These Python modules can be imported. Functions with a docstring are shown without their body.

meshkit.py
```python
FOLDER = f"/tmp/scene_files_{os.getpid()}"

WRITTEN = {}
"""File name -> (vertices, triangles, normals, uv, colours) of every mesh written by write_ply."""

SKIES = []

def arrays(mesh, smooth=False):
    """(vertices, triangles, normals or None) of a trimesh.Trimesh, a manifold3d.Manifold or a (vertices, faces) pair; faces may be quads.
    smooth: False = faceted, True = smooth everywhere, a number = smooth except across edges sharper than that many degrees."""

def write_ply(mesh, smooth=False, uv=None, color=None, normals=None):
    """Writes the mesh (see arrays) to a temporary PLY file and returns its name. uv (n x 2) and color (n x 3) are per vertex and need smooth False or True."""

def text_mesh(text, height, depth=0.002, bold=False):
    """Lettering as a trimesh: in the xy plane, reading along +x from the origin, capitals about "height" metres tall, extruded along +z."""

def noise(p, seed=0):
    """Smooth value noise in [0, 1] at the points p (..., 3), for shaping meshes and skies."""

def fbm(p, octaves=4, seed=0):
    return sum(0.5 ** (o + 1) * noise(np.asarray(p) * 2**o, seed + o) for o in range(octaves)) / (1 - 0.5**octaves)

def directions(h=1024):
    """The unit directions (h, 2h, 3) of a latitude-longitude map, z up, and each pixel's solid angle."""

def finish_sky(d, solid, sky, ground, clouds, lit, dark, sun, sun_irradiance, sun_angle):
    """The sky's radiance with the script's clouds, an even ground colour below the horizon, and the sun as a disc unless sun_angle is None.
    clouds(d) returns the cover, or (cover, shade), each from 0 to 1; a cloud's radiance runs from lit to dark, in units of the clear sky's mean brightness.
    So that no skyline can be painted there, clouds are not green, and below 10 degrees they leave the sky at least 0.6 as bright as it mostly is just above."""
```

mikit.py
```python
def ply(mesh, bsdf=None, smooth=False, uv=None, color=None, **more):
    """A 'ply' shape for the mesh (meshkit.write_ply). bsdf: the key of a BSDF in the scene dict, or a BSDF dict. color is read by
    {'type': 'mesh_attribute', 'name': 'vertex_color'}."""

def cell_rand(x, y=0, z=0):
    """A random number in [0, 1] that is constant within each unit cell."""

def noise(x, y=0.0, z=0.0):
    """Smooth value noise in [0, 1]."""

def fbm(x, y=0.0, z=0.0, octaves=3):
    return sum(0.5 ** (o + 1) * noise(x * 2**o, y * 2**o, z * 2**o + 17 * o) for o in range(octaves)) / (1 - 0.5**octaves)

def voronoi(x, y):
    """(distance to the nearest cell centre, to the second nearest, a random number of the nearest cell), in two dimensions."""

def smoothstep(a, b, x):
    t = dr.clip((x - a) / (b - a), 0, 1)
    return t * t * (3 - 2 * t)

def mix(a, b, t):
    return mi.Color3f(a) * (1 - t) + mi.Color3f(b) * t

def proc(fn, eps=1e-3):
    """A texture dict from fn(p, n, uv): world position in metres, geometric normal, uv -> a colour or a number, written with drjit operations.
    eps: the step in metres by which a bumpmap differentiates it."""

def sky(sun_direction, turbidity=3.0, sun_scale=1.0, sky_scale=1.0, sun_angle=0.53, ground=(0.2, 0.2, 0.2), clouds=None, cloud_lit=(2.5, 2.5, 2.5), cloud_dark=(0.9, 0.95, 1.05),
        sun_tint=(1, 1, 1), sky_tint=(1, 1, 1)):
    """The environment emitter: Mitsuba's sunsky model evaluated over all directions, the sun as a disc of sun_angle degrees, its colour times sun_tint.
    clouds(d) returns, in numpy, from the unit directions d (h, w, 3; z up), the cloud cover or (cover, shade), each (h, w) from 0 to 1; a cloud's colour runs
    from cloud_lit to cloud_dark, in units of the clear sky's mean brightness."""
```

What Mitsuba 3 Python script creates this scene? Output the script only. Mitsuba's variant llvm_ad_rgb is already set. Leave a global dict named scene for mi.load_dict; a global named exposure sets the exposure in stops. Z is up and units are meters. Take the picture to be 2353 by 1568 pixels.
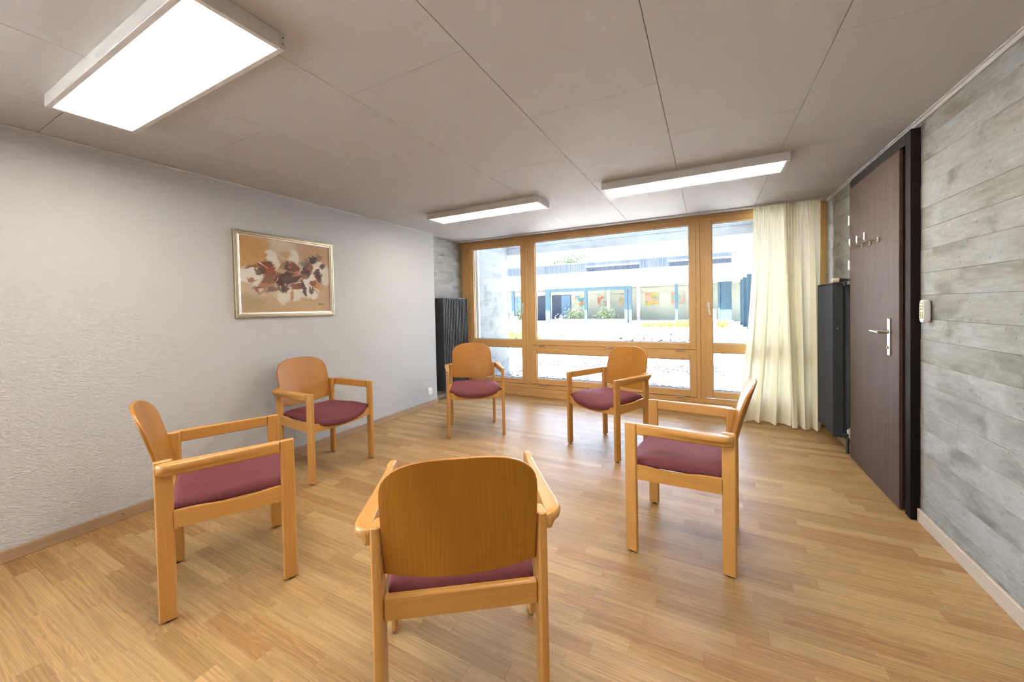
import math, random, numpy as np, trimesh, manifold3d as m3, drjit as dr, mitsuba as mi, mikit, meshkit
from mikit import noise, fbm, voronoi, cell_rand, smoothstep, mix
from shapely.geometry import Polygon, box as sbox, LineString
T = mi.ScalarTransform4f
random.seed(7); rng = np.random.default_rng(7)
scene, labels = {}, {}
PI = math.pi

# ------------------------------------------------------------------ camera, sky, sun, exposure
W, HH, FOCAL, CX, CY = 2353, 1568, 859.86, 1176.5, 724.53
yaw, pit, rol = (math.radians(a) for a in (-27.5387, -1.1525, -1.1885))
FWD = np.array([math.sin(yaw)*math.cos(pit), math.cos(yaw)*math.cos(pit), math.sin(pit)])
_r = np.array([math.cos(yaw), -math.sin(yaw), 0]); _u = np.cross(_r, FWD)
RIGHT = math.cos(rol)*_r + math.sin(rol)*_u; UP = -math.sin(rol)*_r + math.cos(rol)*_u
EYE = np.array([0, 0, 1.25])
scene['camera'] = {'type': 'perspective', 'fov_axis': 'x', 'fov': math.degrees(2*math.atan(W/2/FOCAL)), 'near_clip': 0.02, 'far_clip': 500.0,
                   'principal_point_offset_y': (HH/2 - CY)/HH,
                   'to_world': T().look_at(origin=EYE.tolist(), target=(EYE+FWD).tolist(), up=UP.tolist())}
SKY, SUN, LAMP = 1400.0, 4800.0, 19.0
scene['sky'] = mikit.sky((-0.04, -0.5, 0.866), turbidity=3.5, sun_scale=SUN*0.028, sky_scale=SKY*0.055, ground=(0.35, 0.34, 0.32), sky_tint=(1.2, 1.0, 0.81), sun_tint=(0.90, 1.0, 1.14))
LAMP_RGB = [LAMP*1.0, LAMP*0.95, LAMP*0.87]
exposure = 0.8

# ------------------------------------------------------------------ sizes of the room (metres)
XL, XR, D, H, YB, XN = -3.197, 1.053, 4.742, 2.245, -2.4, -3.34   # left wall, right wall, window, ceiling, back wall, niche wall
YE = 3.93                                                          # where the white left wall ends

# ------------------------------------------------------------------ materials
def srgb(r, g, b):
    return [((c/255+0.055)/1.055)**2.4 if c > 10 else c/255/12.92 for c in (r, g, b)]
def rgb(c):
    return {'type': 'rgb', 'value': [float(x) for x in c]}
def diffuse(name, c):
    scene[name] = {'type': 'twosided', 'bsdf': {'type': 'diffuse', 'reflectance': c if isinstance(c, dict) else rgb(c)}}
def plastic(name, c, alpha=0.2, spec=None, ior=1.5, bump=None, scale=1.0):
    b = {'type': 'roughplastic', 'distribution': 'ggx', 'alpha': alpha, 'int_ior': ior, 'nonlinear': False, 'diffuse_reflectance': c if isinstance(c, dict) else rgb(c)}
    if spec: b['specular_reflectance'] = rgb([spec]*3)
    if bump: b = {'type': 'bumpmap', 'arbitrary': bump, 'scale': scale, 'bsdf': b}
    scene[name] = {'type': 'twosided', 'bsdf': b}
def metal(name, c, alpha=0.2):
    scene[name] = {'type': 'twosided', 'bsdf': {'type': 'principled', 'base_color': rgb(c), 'metallic': 1.0, 'roughness': alpha}}

def oak_fn(p, n, uv):
    t = cell_rand(dr.floor(uv.x/2), dr.floor(uv.y), 5); t2 = cell_rand(dr.floor(uv.x/2), dr.floor(uv.y), 9)
    base = mix((0.365, 0.205, 0.073), (0.475, 0.293, 0.120), t)
    base = mix(base, (0.335, 0.168, 0.058), smoothstep(0.62, 1.0, t2)*0.8)
    w = fbm(uv.x*3.0 + t2*20, uv.y*22 + t*31, 0, 3)
    line = fbm(uv.x*5 + w*1.3, (uv.y + w*0.016)*300, t*7, 3)
    ring = dr.sin((uv.y*60 + w*14 + uv.x*4)*3.0)*0.5 + 0.5
    base = base*(0.85 + 0.30*smoothstep(0.25, 0.75, line))*(0.94 + 0.12*ring*smoothstep(0.35, 0.7, t2))
    fleck = smoothstep(0.74, 0.86, noise(uv.x*40, uv.y*260, t*11))*0.10
    scuff = smoothstep(0.62, 0.75, fbm(p.x*1.6, p.y*1.6, 3, 4))*0.07
    return base*(1 + fleck)*(1 - scuff)
plastic('oak', mikit.proc(oak_fn), alpha=0.19, ior=1.48, spec=0.85)
def oak_trim_fn(p, n, uv):
    return mix((0.36, 0.225, 0.125), (0.47, 0.30, 0.175), fbm(uv.x*4, uv.y*160, 0, 3))
plastic('oak_trim', mikit.proc(oak_trim_fn), alpha=0.3)
def pale_trim_fn(p, n, uv):
    return mix((0.60, 0.49, 0.36), (0.69, 0.58, 0.45), fbm(uv.x*4, uv.y*160, 0, 3))
plastic('pale_trim', mikit.proc(pale_trim_fn), alpha=0.3)
def beech_fn(p, n, uv):
    w = fbm(uv.x*4, uv.y*14, 1, 3)
    line = fbm(uv.x*6 + w, (uv.y + w*0.02)*220, 2, 3)
    c = mix((0.45, 0.205, 0.040), (0.56, 0.285, 0.078), w)
    return c*(0.90 + 0.18*line)
plastic('beech', mikit.proc(beech_fn), alpha=0.13, ior=1.5)
def ply_fn(p, n, uv):     # cathedral figure of the veneered backrest: uv = (height, width)
    x = uv.y + 0.03*fbm(uv.x*3, uv.y*6, 4, 3)
    d = dr.abs(x)*(1 + 0.5*fbm(uv.x*1.5, x*5, 6, 2)) + 0.10*dr.square(uv.x - 0.42) + 0.05*(uv.x - 0.5)*smoothstep(0.12, 0.0, dr.abs(x))
    ring = dr.sin(d*420 + 7*fbm(uv.x*4, uv.y*11, 0, 3))*0.5 + 0.5
    ring = ring*smoothstep(0.25, 0.7, fbm(uv.x*2.5, uv.y*8, 5, 2))
    fine = fbm(uv.x*9, uv.y*420, 3, 3)
    c = mix((0.31, 0.105, 0.004), (0.385, 0.152, 0.009), fbm(uv.x*2, uv.y*12, 8, 2))
    return c*(0.93 + 0.08*ring)*(0.92 + 0.15*fine)
plastic('beech_ply', mikit.proc(ply_fn), alpha=0.14, ior=1.5)
def spruce_fn(p, n, uv):
    t = cell_rand(dr.floor(uv.x/0.55 + 3*cell_rand(dr.floor(uv.y*9))), dr.floor(uv.y*9), 2)
    w = fbm(uv.x*3, uv.y*20, 1, 3)
    line = fbm(uv.x*4 + w, (uv.y + w*0.01)*260, 2, 3)
    vo = voronoi(uv.x*3.0, uv.y*11)
    knot = smoothstep(0.075, 0.02, vo[0])*smoothstep(0.80, 0.82, vo[2])
    c = mix((0.61, 0.335, 0.115), (0.71, 0.425, 0.17), w*0.7 + t*0.4)
    return c*(0.90 + 0.18*line)*(1 - 0.35*knot)
plastic('spruce', mikit.proc(spruce_fn), alpha=0.22)
def wenge_fn(p, n, uv):
    s = fbm(uv.x*5, uv.y*330, 1, 3); b = fbm(uv.x*1.2, uv.y*24, 2, 3)
    return mix((0.042, 0.022, 0.014), (0.122, 0.070, 0.045), s*0.75 + b*0.3)
plastic('wenge', mikit.proc(wenge_fn), alpha=0.30, ior=1.5, spec=0.62)
plastic('wenge_dark', (0.009, 0.005, 0.0035), alpha=0.4, spec=0.2)
def stucco_h(p, n, uv):
    return fbm(p.y*150, p.z*150, p.x*150, 2)
plastic('stucco', (0.90, 0.89, 0.865), alpha=0.6, spec=0.3, bump=mikit.proc(stucco_h, 0.002), scale=0.0055)
diffuse('plain_white', (0.90, 0.895, 0.88))
def panel_fn(p, n, uv):
    return mix((0.90, 0.89, 0.87), (0.92, 0.91, 0.89), fbm(p.x*120, p.y*40, 0, 2))
plastic('ceiling_board', mikit.proc(panel_fn), alpha=0.5, spec=0.5)
diffuse('shadow_gap', (0.25, 0.23, 0.20)); diffuse('gap_board', (0.45, 0.41, 0.36)); diffuse('gap_concrete', (0.30, 0.29, 0.25))
def concrete_fn(p, n, uv):
    t = cell_rand(dr.floor(uv.x/10), dr.floor(uv.y), 5)
    l = uv.x; h = p.z
    warp = fbm(l*3.1, h*5.3, 12, 3)
    c = mix((0.46, 0.445, 0.38), (0.66, 0.66, 0.615), 0.5*t + 0.5*fbm(l*1.3 + warp, h*2.4, 5, 4))
    cloud = fbm(l*4.0 + 2*warp, h*7.0, 3, 6)
    c = mix(c, (0.26, 0.26, 0.22), smoothstep(0.42, 0.85, cloud)*0.75)
    c = mix(c, (0.64, 0.66, 0.655), smoothstep(0.50, 0.20, cloud)*0.6)
    c = c*(0.80 + 0.40*fbm(l*16 + 3*warp, h*75, t*4, 5))
    grain = fbm(l*55, h*140, 2, 3)
    c = c*(0.90 + 0.20*grain)
    rust = smoothstep(0.60, 0.90, fbm(l*1.7, h*3.1, 21, 3))
    vo = voronoi(l*15, h*15)
    pit = smoothstep(0.075, 0.03, vo[0])*smoothstep(0.82, 0.84, vo[2])
    return mix(mix(c, (0.46, 0.36, 0.25), rust*0.4), (0.15, 0.145, 0.125), pit*0.7)
def concrete_h(p, n, uv):
    return fbm(uv.x*30, p.z*60, 0, 4)
plastic('concrete', mikit.proc(concrete_fn), alpha=0.5, spec=0.35, bump=mikit.proc(concrete_h, 0.002), scale=0.004)
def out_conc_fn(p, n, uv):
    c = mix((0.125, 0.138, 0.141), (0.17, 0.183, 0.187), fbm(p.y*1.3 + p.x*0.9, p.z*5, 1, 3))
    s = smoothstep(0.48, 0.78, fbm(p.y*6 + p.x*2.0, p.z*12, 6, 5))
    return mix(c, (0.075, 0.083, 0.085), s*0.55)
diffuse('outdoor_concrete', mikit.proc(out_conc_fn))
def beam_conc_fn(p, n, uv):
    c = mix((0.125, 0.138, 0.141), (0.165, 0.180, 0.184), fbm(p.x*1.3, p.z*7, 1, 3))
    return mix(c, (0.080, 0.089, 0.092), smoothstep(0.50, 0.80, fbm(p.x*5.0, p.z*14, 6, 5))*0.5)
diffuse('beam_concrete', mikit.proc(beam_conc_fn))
def fabric_fn(p, n, uv):
    k = 260.0
    a = dr.sin(uv.x*k*PI)*dr.sin(uv.y*k*PI)*0.5 + 0.5
    c = mix((0.092, 0.024, 0.028), (0.122, 0.036, 0.040), a)
    return c*(0.9 + 0.2*fbm(uv.x*60, uv.y*60, 0, 2))
scene['burgundy'] = {'type': 'twosided', 'bsdf': {'type': 'principled', 'base_color': mikit.proc(fabric_fn), 'roughness': 0.75, 'specular': 0.12, 'sheen': 0.12, 'sheen_tint': 0.8}}
plastic('anthracite', (0.022, 0.027, 0.033), alpha=0.25)
plastic('radiator_grey', (0.09, 0.095, 0.095), alpha=0.4)
plastic('black_rubber', (0.02, 0.02, 0.02), alpha=0.4)
plastic('white_plastic', (0.80, 0.79, 0.77), alpha=0.2)
plastic('cream_plastic', (0.74, 0.64, 0.48), alpha=0.2)
plastic('yellow_button', (0.52, 0.44, 0.14), alpha=0.3)
plastic('lamp_paint', (0.74, 0.71, 0.66), alpha=0.3)
metal('steel', (0.58, 0.56, 0.53), 0.3); metal('chrome', (0.85, 0.84, 0.82), 0.12)
metal('gold_frame', (0.47, 0.41, 0.30), 0.42); metal('pale_gold', (0.92, 0.86, 0.74), 0.3)
plastic('spacer', (0.62, 0.66, 0.70), alpha=0.3)
scene['pane_glass'] = {'type': 'thindielectric', 'int_ior': 1.14}
scene['far_glass'] = {'type': 'thindielectric', 'int_ior': 1.08}
scene['curtain_cloth'] = {'type': 'principledthin', 'base_color': rgb((0.80, 0.76, 0.60)), 'roughness': 0.9, 'diff_trans': 0.35, 'spec_trans': 0.0, 'eta': 1.3}
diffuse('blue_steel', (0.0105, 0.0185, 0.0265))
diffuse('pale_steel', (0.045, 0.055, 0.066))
def metal_sheet_fn(p, n, uv):
    return mix((0.0058, 0.0080, 0.0122), (0.0080, 0.0102, 0.0148), noise(dr.floor(p.x/0.4), 3, 1))
diffuse('sheet_metal', mikit.proc(metal_sheet_fn))
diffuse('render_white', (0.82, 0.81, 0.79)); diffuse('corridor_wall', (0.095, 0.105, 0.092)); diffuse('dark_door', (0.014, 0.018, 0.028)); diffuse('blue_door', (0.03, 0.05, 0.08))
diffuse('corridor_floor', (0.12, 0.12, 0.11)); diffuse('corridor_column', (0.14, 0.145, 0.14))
def pave_fn(p, n, uv):
    return mix((0.60, 0.595, 0.58), (0.68, 0.675, 0.66), fbm(p.x*2, p.y*2, 0, 4))
diffuse('paving', mikit.proc(pave_fn))
def gravel_fn(p, n, uv):
    c = mix((0.35, 0.345, 0.33), (0.66, 0.65, 0.63), voronoi(p.x*32, p.y*32)[2])
    return mix((0.16, 0.15, 0.13), c, smoothstep(0.02, 0.2, voronoi(p.x*32, p.y*32)[1] - voronoi(p.x*32, p.y*32)[0]))
diffuse('gravel_bed', mikit.proc(gravel_fn))
diffuse('pebble', (0.62, 0.61, 0.59)); diffuse('pebble_dark', (0.09, 0.087, 0.083))
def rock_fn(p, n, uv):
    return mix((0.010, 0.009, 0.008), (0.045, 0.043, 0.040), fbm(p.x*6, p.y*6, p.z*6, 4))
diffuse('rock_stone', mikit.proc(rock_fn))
def leafmat(name, c):
    scene[name] = {'type': 'principledthin', 'base_color': rgb(c), 'roughness': 0.6, 'diff_trans': 0.7, 'eta': 1.4}
leafmat('leaf_tree', (0.055, 0.085, 0.048)); leafmat('leaf_lime', (0.085, 0.105, 0.020)); leafmat('petal_orange', (0.16, 0.085, 0.016)); leafmat('petal_pink', (0.15, 0.135, 0.13)); leafmat('leaf_shrub', (0.10, 0.125, 0.075))
diffuse('bark', (0.18, 0.14, 0.10)); plastic('blue_glaze', (0.03, 0.036, 0.085), alpha=0.15)
diffuse('grey_board', (0.05, 0.055, 0.057))
scene['diffuser_plate'] = {'type': 'diffuse', 'reflectance': rgb((0.8, 0.8, 0.8))}

# ------------------------------------------------------------------ helpers
def numbered(name):
    if not any(k == name or k.startswith(name + '__') for k in used): used.add(name); return name
    n = 1
    while f'{name}_{n:03d}' in used: n += 1
    used.add(f'{name}_{n:03d}'); return f'{name}_{n:03d}'
used = set()
def shape(mesh, bsdf, smooth=False, grain=None, off=(0, 0)):
    """the ply dict; grain = axis index along which the grain runs: uv = (along, across) in metres"""
    if isinstance(mesh, tuple): mesh = trimesh.Trimesh(np.asarray(mesh[0], float), np.asarray(mesh[1]), process=False)
    if grain is None: return mikit.ply(mesh, bsdf, smooth)
    if smooth not in (False, True): mesh = trimesh.graph.smooth_shade(mesh, angle=math.radians(smooth), facet_minarea=None); smooth = True
    v = np.asarray(mesh.vertices); o = [i for i in range(3) if i != grain]
    uv = np.stack([v[:, grain] + off[0], v[:, o[0]]*1.0 + 0.83*v[:, o[1]] + off[1]], 1)
    return mikit.ply(mesh, bsdf, smooth, uv=uv)
def thing(name, label, cat, group=None, kind=None):
    key = numbered(name); labels[key] = {'label': label, 'category': cat}
    if group: labels[key]['group'] = group
    if kind: labels[key]['kind'] = kind
    return key
def struct(name, d=None):
    key = numbered(name); labels[key] = {'kind': 'structure'}
    if d is not None: scene[key] = d
    return key
def part(parent, name, d, label=None, kind=None):
    key = numbered(parent + '__' + name); scene[key] = d
    if label or kind: labels[key] = {k: v for k, v in (('label', label), ('kind', kind)) if v}
    return key
def solid(name, d, label, cat, group=None, kind=None):
    key = thing(name, label, cat, group, kind); scene[key] = d; return key
_tri = trimesh.convex.convex_hull(np.array([[sx*(2 - (k != 0)*0.3), sy*(2 - (k != 1)*0.3), sz*(2 - (k != 2)*0.3)] for sx in (-1, 1) for sy in (-1, 1) for sz in (-1, 1) for k in range(3)], float))
_ref = np.array([[sx*(2 - (k != 0)*0.3), sy*(2 - (k != 1)*0.3), sz*(2 - (k != 2)*0.3)] for sx in (-1, 1) for sy in (-1, 1) for sz in (-1, 1) for k in range(3)], float)
_map = [int(np.argmin(np.abs(_ref - v).sum(1))) for v in _tri.vertices]
CF = np.array(_map)[_tri.faces]
def cbox(x0, x1, y0, y1, z0, z1, c=0.002):
    lo, hi = np.array([x0, y0, z0], float), np.array([x1, y1, z1], float); v = []
    for sx in (0, 1):
        for sy in (0, 1):
            for sz in (0, 1):
                for k in range(3):
                    s = (sx, sy, sz)
                    v.append([(hi[i] - (i != k)*c) if s[i] else (lo[i] + (i != k)*c) for i in range(3)])
    return trimesh.Trimesh(np.array(v), CF.copy(), process=False)
def joined(*ms): return trimesh.util.concatenate([m for m in ms])
def loft(rings, cap=True):
    rings = [np.asarray(r, float) for r in rings]; n = len(rings[0]); v = np.vstack(rings); f = []
    for a in range(len(rings)-1):
        for i in range(n):
            j = (i+1) % n; f += [[a*n+i, a*n+j, (a+1)*n+j], [a*n+i, (a+1)*n+j, (a+1)*n+i]]
    if cap:
        for base, flip in ((0, True), ((len(rings)-1)*n, False)):
            v = np.vstack([v, v[base:base+n].mean(0)]); c = len(v)-1
            for i in range(n):
                j = (i+1) % n; f.append([base+j, base+i, c] if flip else [base+i, base+j, c])
    return trimesh.Trimesh(v, np.array(f), process=False)
def rrect(w, d, r, n=4):
    pts = []
    for cx, cy, a0 in ((w/2-r, d/2-r, 0), (-w/2+r, d/2-r, 90), (-w/2+r, -d/2+r, 180), (w/2-r, -d/2+r, 270)):
        for k in range(n+1):
            a = math.radians(a0 + 90*k/n); pts.append((cx + r*math.cos(a), cy + r*math.sin(a)))
    return np.array(pts)
def slab(w, d, r, z0, z1, e=0.003):          # upright rounded slab with eased ends
    q = rrect(w, d, r); rings = []
    for z, s in ((z0, e), (z0+e, 0), (z1-e, 0), (z1-e*0.3, e*0.7), (z1, e*1.6)):
        k = q*np.array([1 - 2*s/w, 1 - 2*s/d]); rings.append(np.c_[k, np.full(len(k), z)])
    return loft(rings)
def tube(pts, r, n=10):
    pts = np.asarray(pts, float); rings = []; rr = np.broadcast_to(r, len(pts)); prev = None
    for i, p in enumerate(pts):
        t = pts[min(i+1, len(pts)-1)] - pts[max(i-1, 0)]; t /= np.linalg.norm(t)
        a = prev if prev is not None else (np.array([0, 0, 1.0]) if abs(t[2]) < 0.9 else np.array([1.0, 0, 0]))
        a = a - t*(a@t); a /= np.linalg.norm(a); prev = a; b = np.cross(t, a)
        th = np.arange(n)*2*PI/n; rings.append(p + rr[i]*(np.cos(th)[:, None]*a + np.sin(th)[:, None]*b))
    return loft(rings)
def lathe(profile, n=24, axis=2):
    th = np.arange(n)*2*PI/n
    m = loft([np.c_[r*np.cos(th), r*np.sin(th), np.full(n, z)] for r, z in profile])
    if axis == 0: m.vertices = m.vertices[:, [2, 0, 1]]
    if axis == 1: m.vertices = m.vertices[:, [1, 2, 0]]
    return m
def moved(m, x=0, y=0, z=0, rz=0):
    m = m.copy()
    if rz: c, s = math.cos(rz), math.sin(rz); v = m.vertices; m.vertices = np.c_[v[:, 0]*c - v[:, 1]*s, v[:, 0]*s + v[:, 1]*c, v[:, 2]]
    m.vertices = m.vertices + np.array([x, y, z]); return m
def mirrored(m):
    m = m.copy(); m.vertices = m.vertices*np.array([-1, 1, 1]); m.faces = m.faces[:, ::-1]; return m
def quad(p): return trimesh.Trimesh(np.array(p, float), np.array([[0, 1, 2], [0, 2, 3]]), process=False)
def man(m):   # manifold -> trimesh
    a = m.to_mesh(); return trimesh.Trimesh(a.vert_properties[:, :3].astype(float), a.tri_verts, process=False)
def plate(outline, thick, layers, length):
    """outline (x,y) extruded to thick with per-layer inset scale about its centre, refined; returns vertices with z from 0 to thick"""
    cs = m3.CrossSection([np.asarray(outline)]); m = cs.extrude(thick, len(layers)-2).refine_to_length(length)
    t = man(m); v = t.vertices.copy(); c = np.array([np.mean(outline, 0)[0], np.mean(outline, 0)[1]])
    zs = np.linspace(0, thick, len(layers)); s = np.interp(v[:, 2], zs, [l[0] for l in layers]); hgt = np.interp(v[:, 2], zs, [l[1] for l in layers])
    v[:, :2] = c + (v[:, :2] - c)*s[:, None]; v[:, 2] = hgt; t.vertices = v; return t
# ------------------------------------------------------------------ floor: oak strips
def seen(p):                                  # how large a small piece of floor shows (0 = outside the frame), for the choice of single pieces only
    d = np.array(p) - EYE; z = d@FWD
    if z < 0.15: return 0
    u, v = CX + FOCAL*(d@RIGHT)/z, CY - FOCAL*(d@UP)/z
    return 1/np.dot(d, d)**1.5 if -120 < u < W+120 and v < HH+100 else 0
floor = struct('floor', shape(cbox(XN-0.05, XR+0.05, YB-0.05, D+0.05, -0.12, -0.012, 0.001), 'shadow_gap'))
sw, strips = 0.068, []
nrow = int((D - YB)/sw) + 1
for r in range(nrow):
    y0 = YB + r*sw; y1 = min(y0 + sw, D + 0.01)
    if y1 - y0 < 0.005: continue
    xa = XN if y1 > YE else XL - 0.01
    x = xa - rng.uniform(0, 0.4)
    while x < XR:
        L = rng.uniform(0.32, 0.56); a, b = max(x, xa), min(x + L, XR + 0.01); x += L
        if b - a > 0.02: strips.append((a, b, y0, y1))
order = sorted(range(len(strips)), key=lambda i: -seen(((strips[i][0]+strips[i][1])/2, (strips[i][2]+strips[i][3])/2, 0))*(strips[i][1]-strips[i][0]))
def strip_mesh(i):
    a, b, y0, y1 = strips[i]; g = 0.0001
    m = cbox(a+g, b-g, y0+g, y1-g, -0.012, 0.0, 0.0004); v = m.vertices
    uv = np.stack([(v[:, 0]-a) + 2.0*(i % 40) + 0.3, (v[:, 1]-y0) + (i // 40) + 0.2], 1)
    return m, uv
for i in order[:300]:
    m, uv = strip_mesh(i); part(floor, 'strip', mikit.ply(m, 'oak', False, uv=uv))
rest = [strip_mesh(i) for i in order[300:]]
part(floor, 'strip_field', mikit.ply(joined(*[m for m, _ in rest]), 'oak', False, uv=np.vstack([u for _, u in rest])), kind='stuff')

# ------------------------------------------------------------------ ceiling: boards with open joints
ceil = struct('ceiling', shape(cbox(XN-0.3, XR+0.3, YB-0.2, D+0.10, H+0.0075, H+0.40, 0.002), 'gap_board'))
cols = [XL-0.01, -2.742, -2.104, -1.459, -0.820, -0.187, 0.439, XR+0.01]
for k in range(7):
    first = 0.632 if k in (0, 2, 4, 6) else 1.218
    ys = [YB-0.01] + [y for y in np.arange(first-2*1.188, D-0.1, 1.188) if y > YB+0.05] + [D+0.02]
    for y0, y1 in zip(ys[:-1], ys[1:]):
        part(ceil, 'panel', shape(cbox(cols[k]+0.0011, cols[k+1]-0.0011, y0+0.0011, y1-0.0011, H, H+0.0072, 0.001), 'ceiling_board'))
part(ceil, 'panel', shape(cbox(XN, XL-0.012, YE, D+0.02, H, H+0.0072, 0.001), 'ceiling_board'))

# ------------------------------------------------------------------ walls
SY0, SY1, SZ0, SZ1 = -2.3, -0.25, 0.25, 2.15       # side window in the left wall, behind the viewer
struct('wall_left', shape(joined(cbox(XN-0.26, XL, YB-0.2, SY0, -0.02, H, 0.003), cbox(XN-0.26, XL, SY1, YE, -0.02, H, 0.003), cbox(XN-0.26, XL, SY0, SY1, -0.02, SZ0, 0.003), cbox(XN-0.26, XL, SY0, SY1, SZ1, H, 0.003)), 'stucco'))
struct('wall_back', shape(cbox(XN-0.26, XR+0.26, YB-0.2, YB, -0.02, H+0.0, 0.003), 'plain_white'))
def boards(owner, xf, side, y0, y1, zs, off, mat='concrete'):
    """horizontal board marks of shuttered concrete on the face x = xf; side = +1 when the room is on the +x side"""
    for i, (a, b) in enumerate(zip(zs[:-1], zs[1:])):
        dp = 0.0006 + 0.0016*((i*37 + off*11) % 7)/7
        xa, xb = (xf-0.03, xf-0.003+dp) if side > 0 else (xf+0.003-dp, xf+0.03)
        m = cbox(xa, xb, y0, y1, a+0.0003, b-0.0003, 0.0008); v = m.vertices
        uv = np.stack([v[:, 1] - y0 + 10*((i*7 + off) % 50) + 1.0, v[:, 2]*0 + off + 0.5], 1)
        part(owner, 'board', mikit.ply(m, mat, False, uv=uv))
ZR = [0, 0.142, 0.276, 0.402, 0.530, 0.644, 0.778, 0.902, 1.028, 1.140, 1.272, 1.392, 1.519, 1.634, 1.745, 1.876, 1.998, 2.12, H]
ZL = [0, 0.12, 0.245, 0.37, 0.49, 0.61, 0.735, 0.86, 0.985, 1.11, 1.23, 1.375, 1.521, 1.636, 1.757, 1.89, 2.005, 2.133, H]
DY0, DY1 = 2.90, 3.93                           # door frame, outer edges
wr = struct('wall_right', shape(joined(cbox(XR+0.02, XR+0.26, YB-0.2, DY0, -0.02, H, 0.003), cbox(XR+0.02, XR+0.26, DY1, D+0.3, -0.02, H, 0.003),
                                       cbox(XR+0.02, XR+0.26, DY0, DY1, 2.2, H, 0.003)), 'gap_concrete'))
boards(wr, XR, -1, YB, DY0, ZR, 3)
boards(wr, XR, -1, DY1, D+0.02, ZR, 17)
boards(wr, XR, -1, DY0, DY1, [2.205, H], 29)
wn = struct('wall_niche', shape(cbox(XN-0.26, XN-0.02, YE, D+0.1, -0.02, H, 0.003), 'gap_concrete'))
boards(wn, XN, 1, YE+0.001, D+0.02, ZL, 8)
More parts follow.
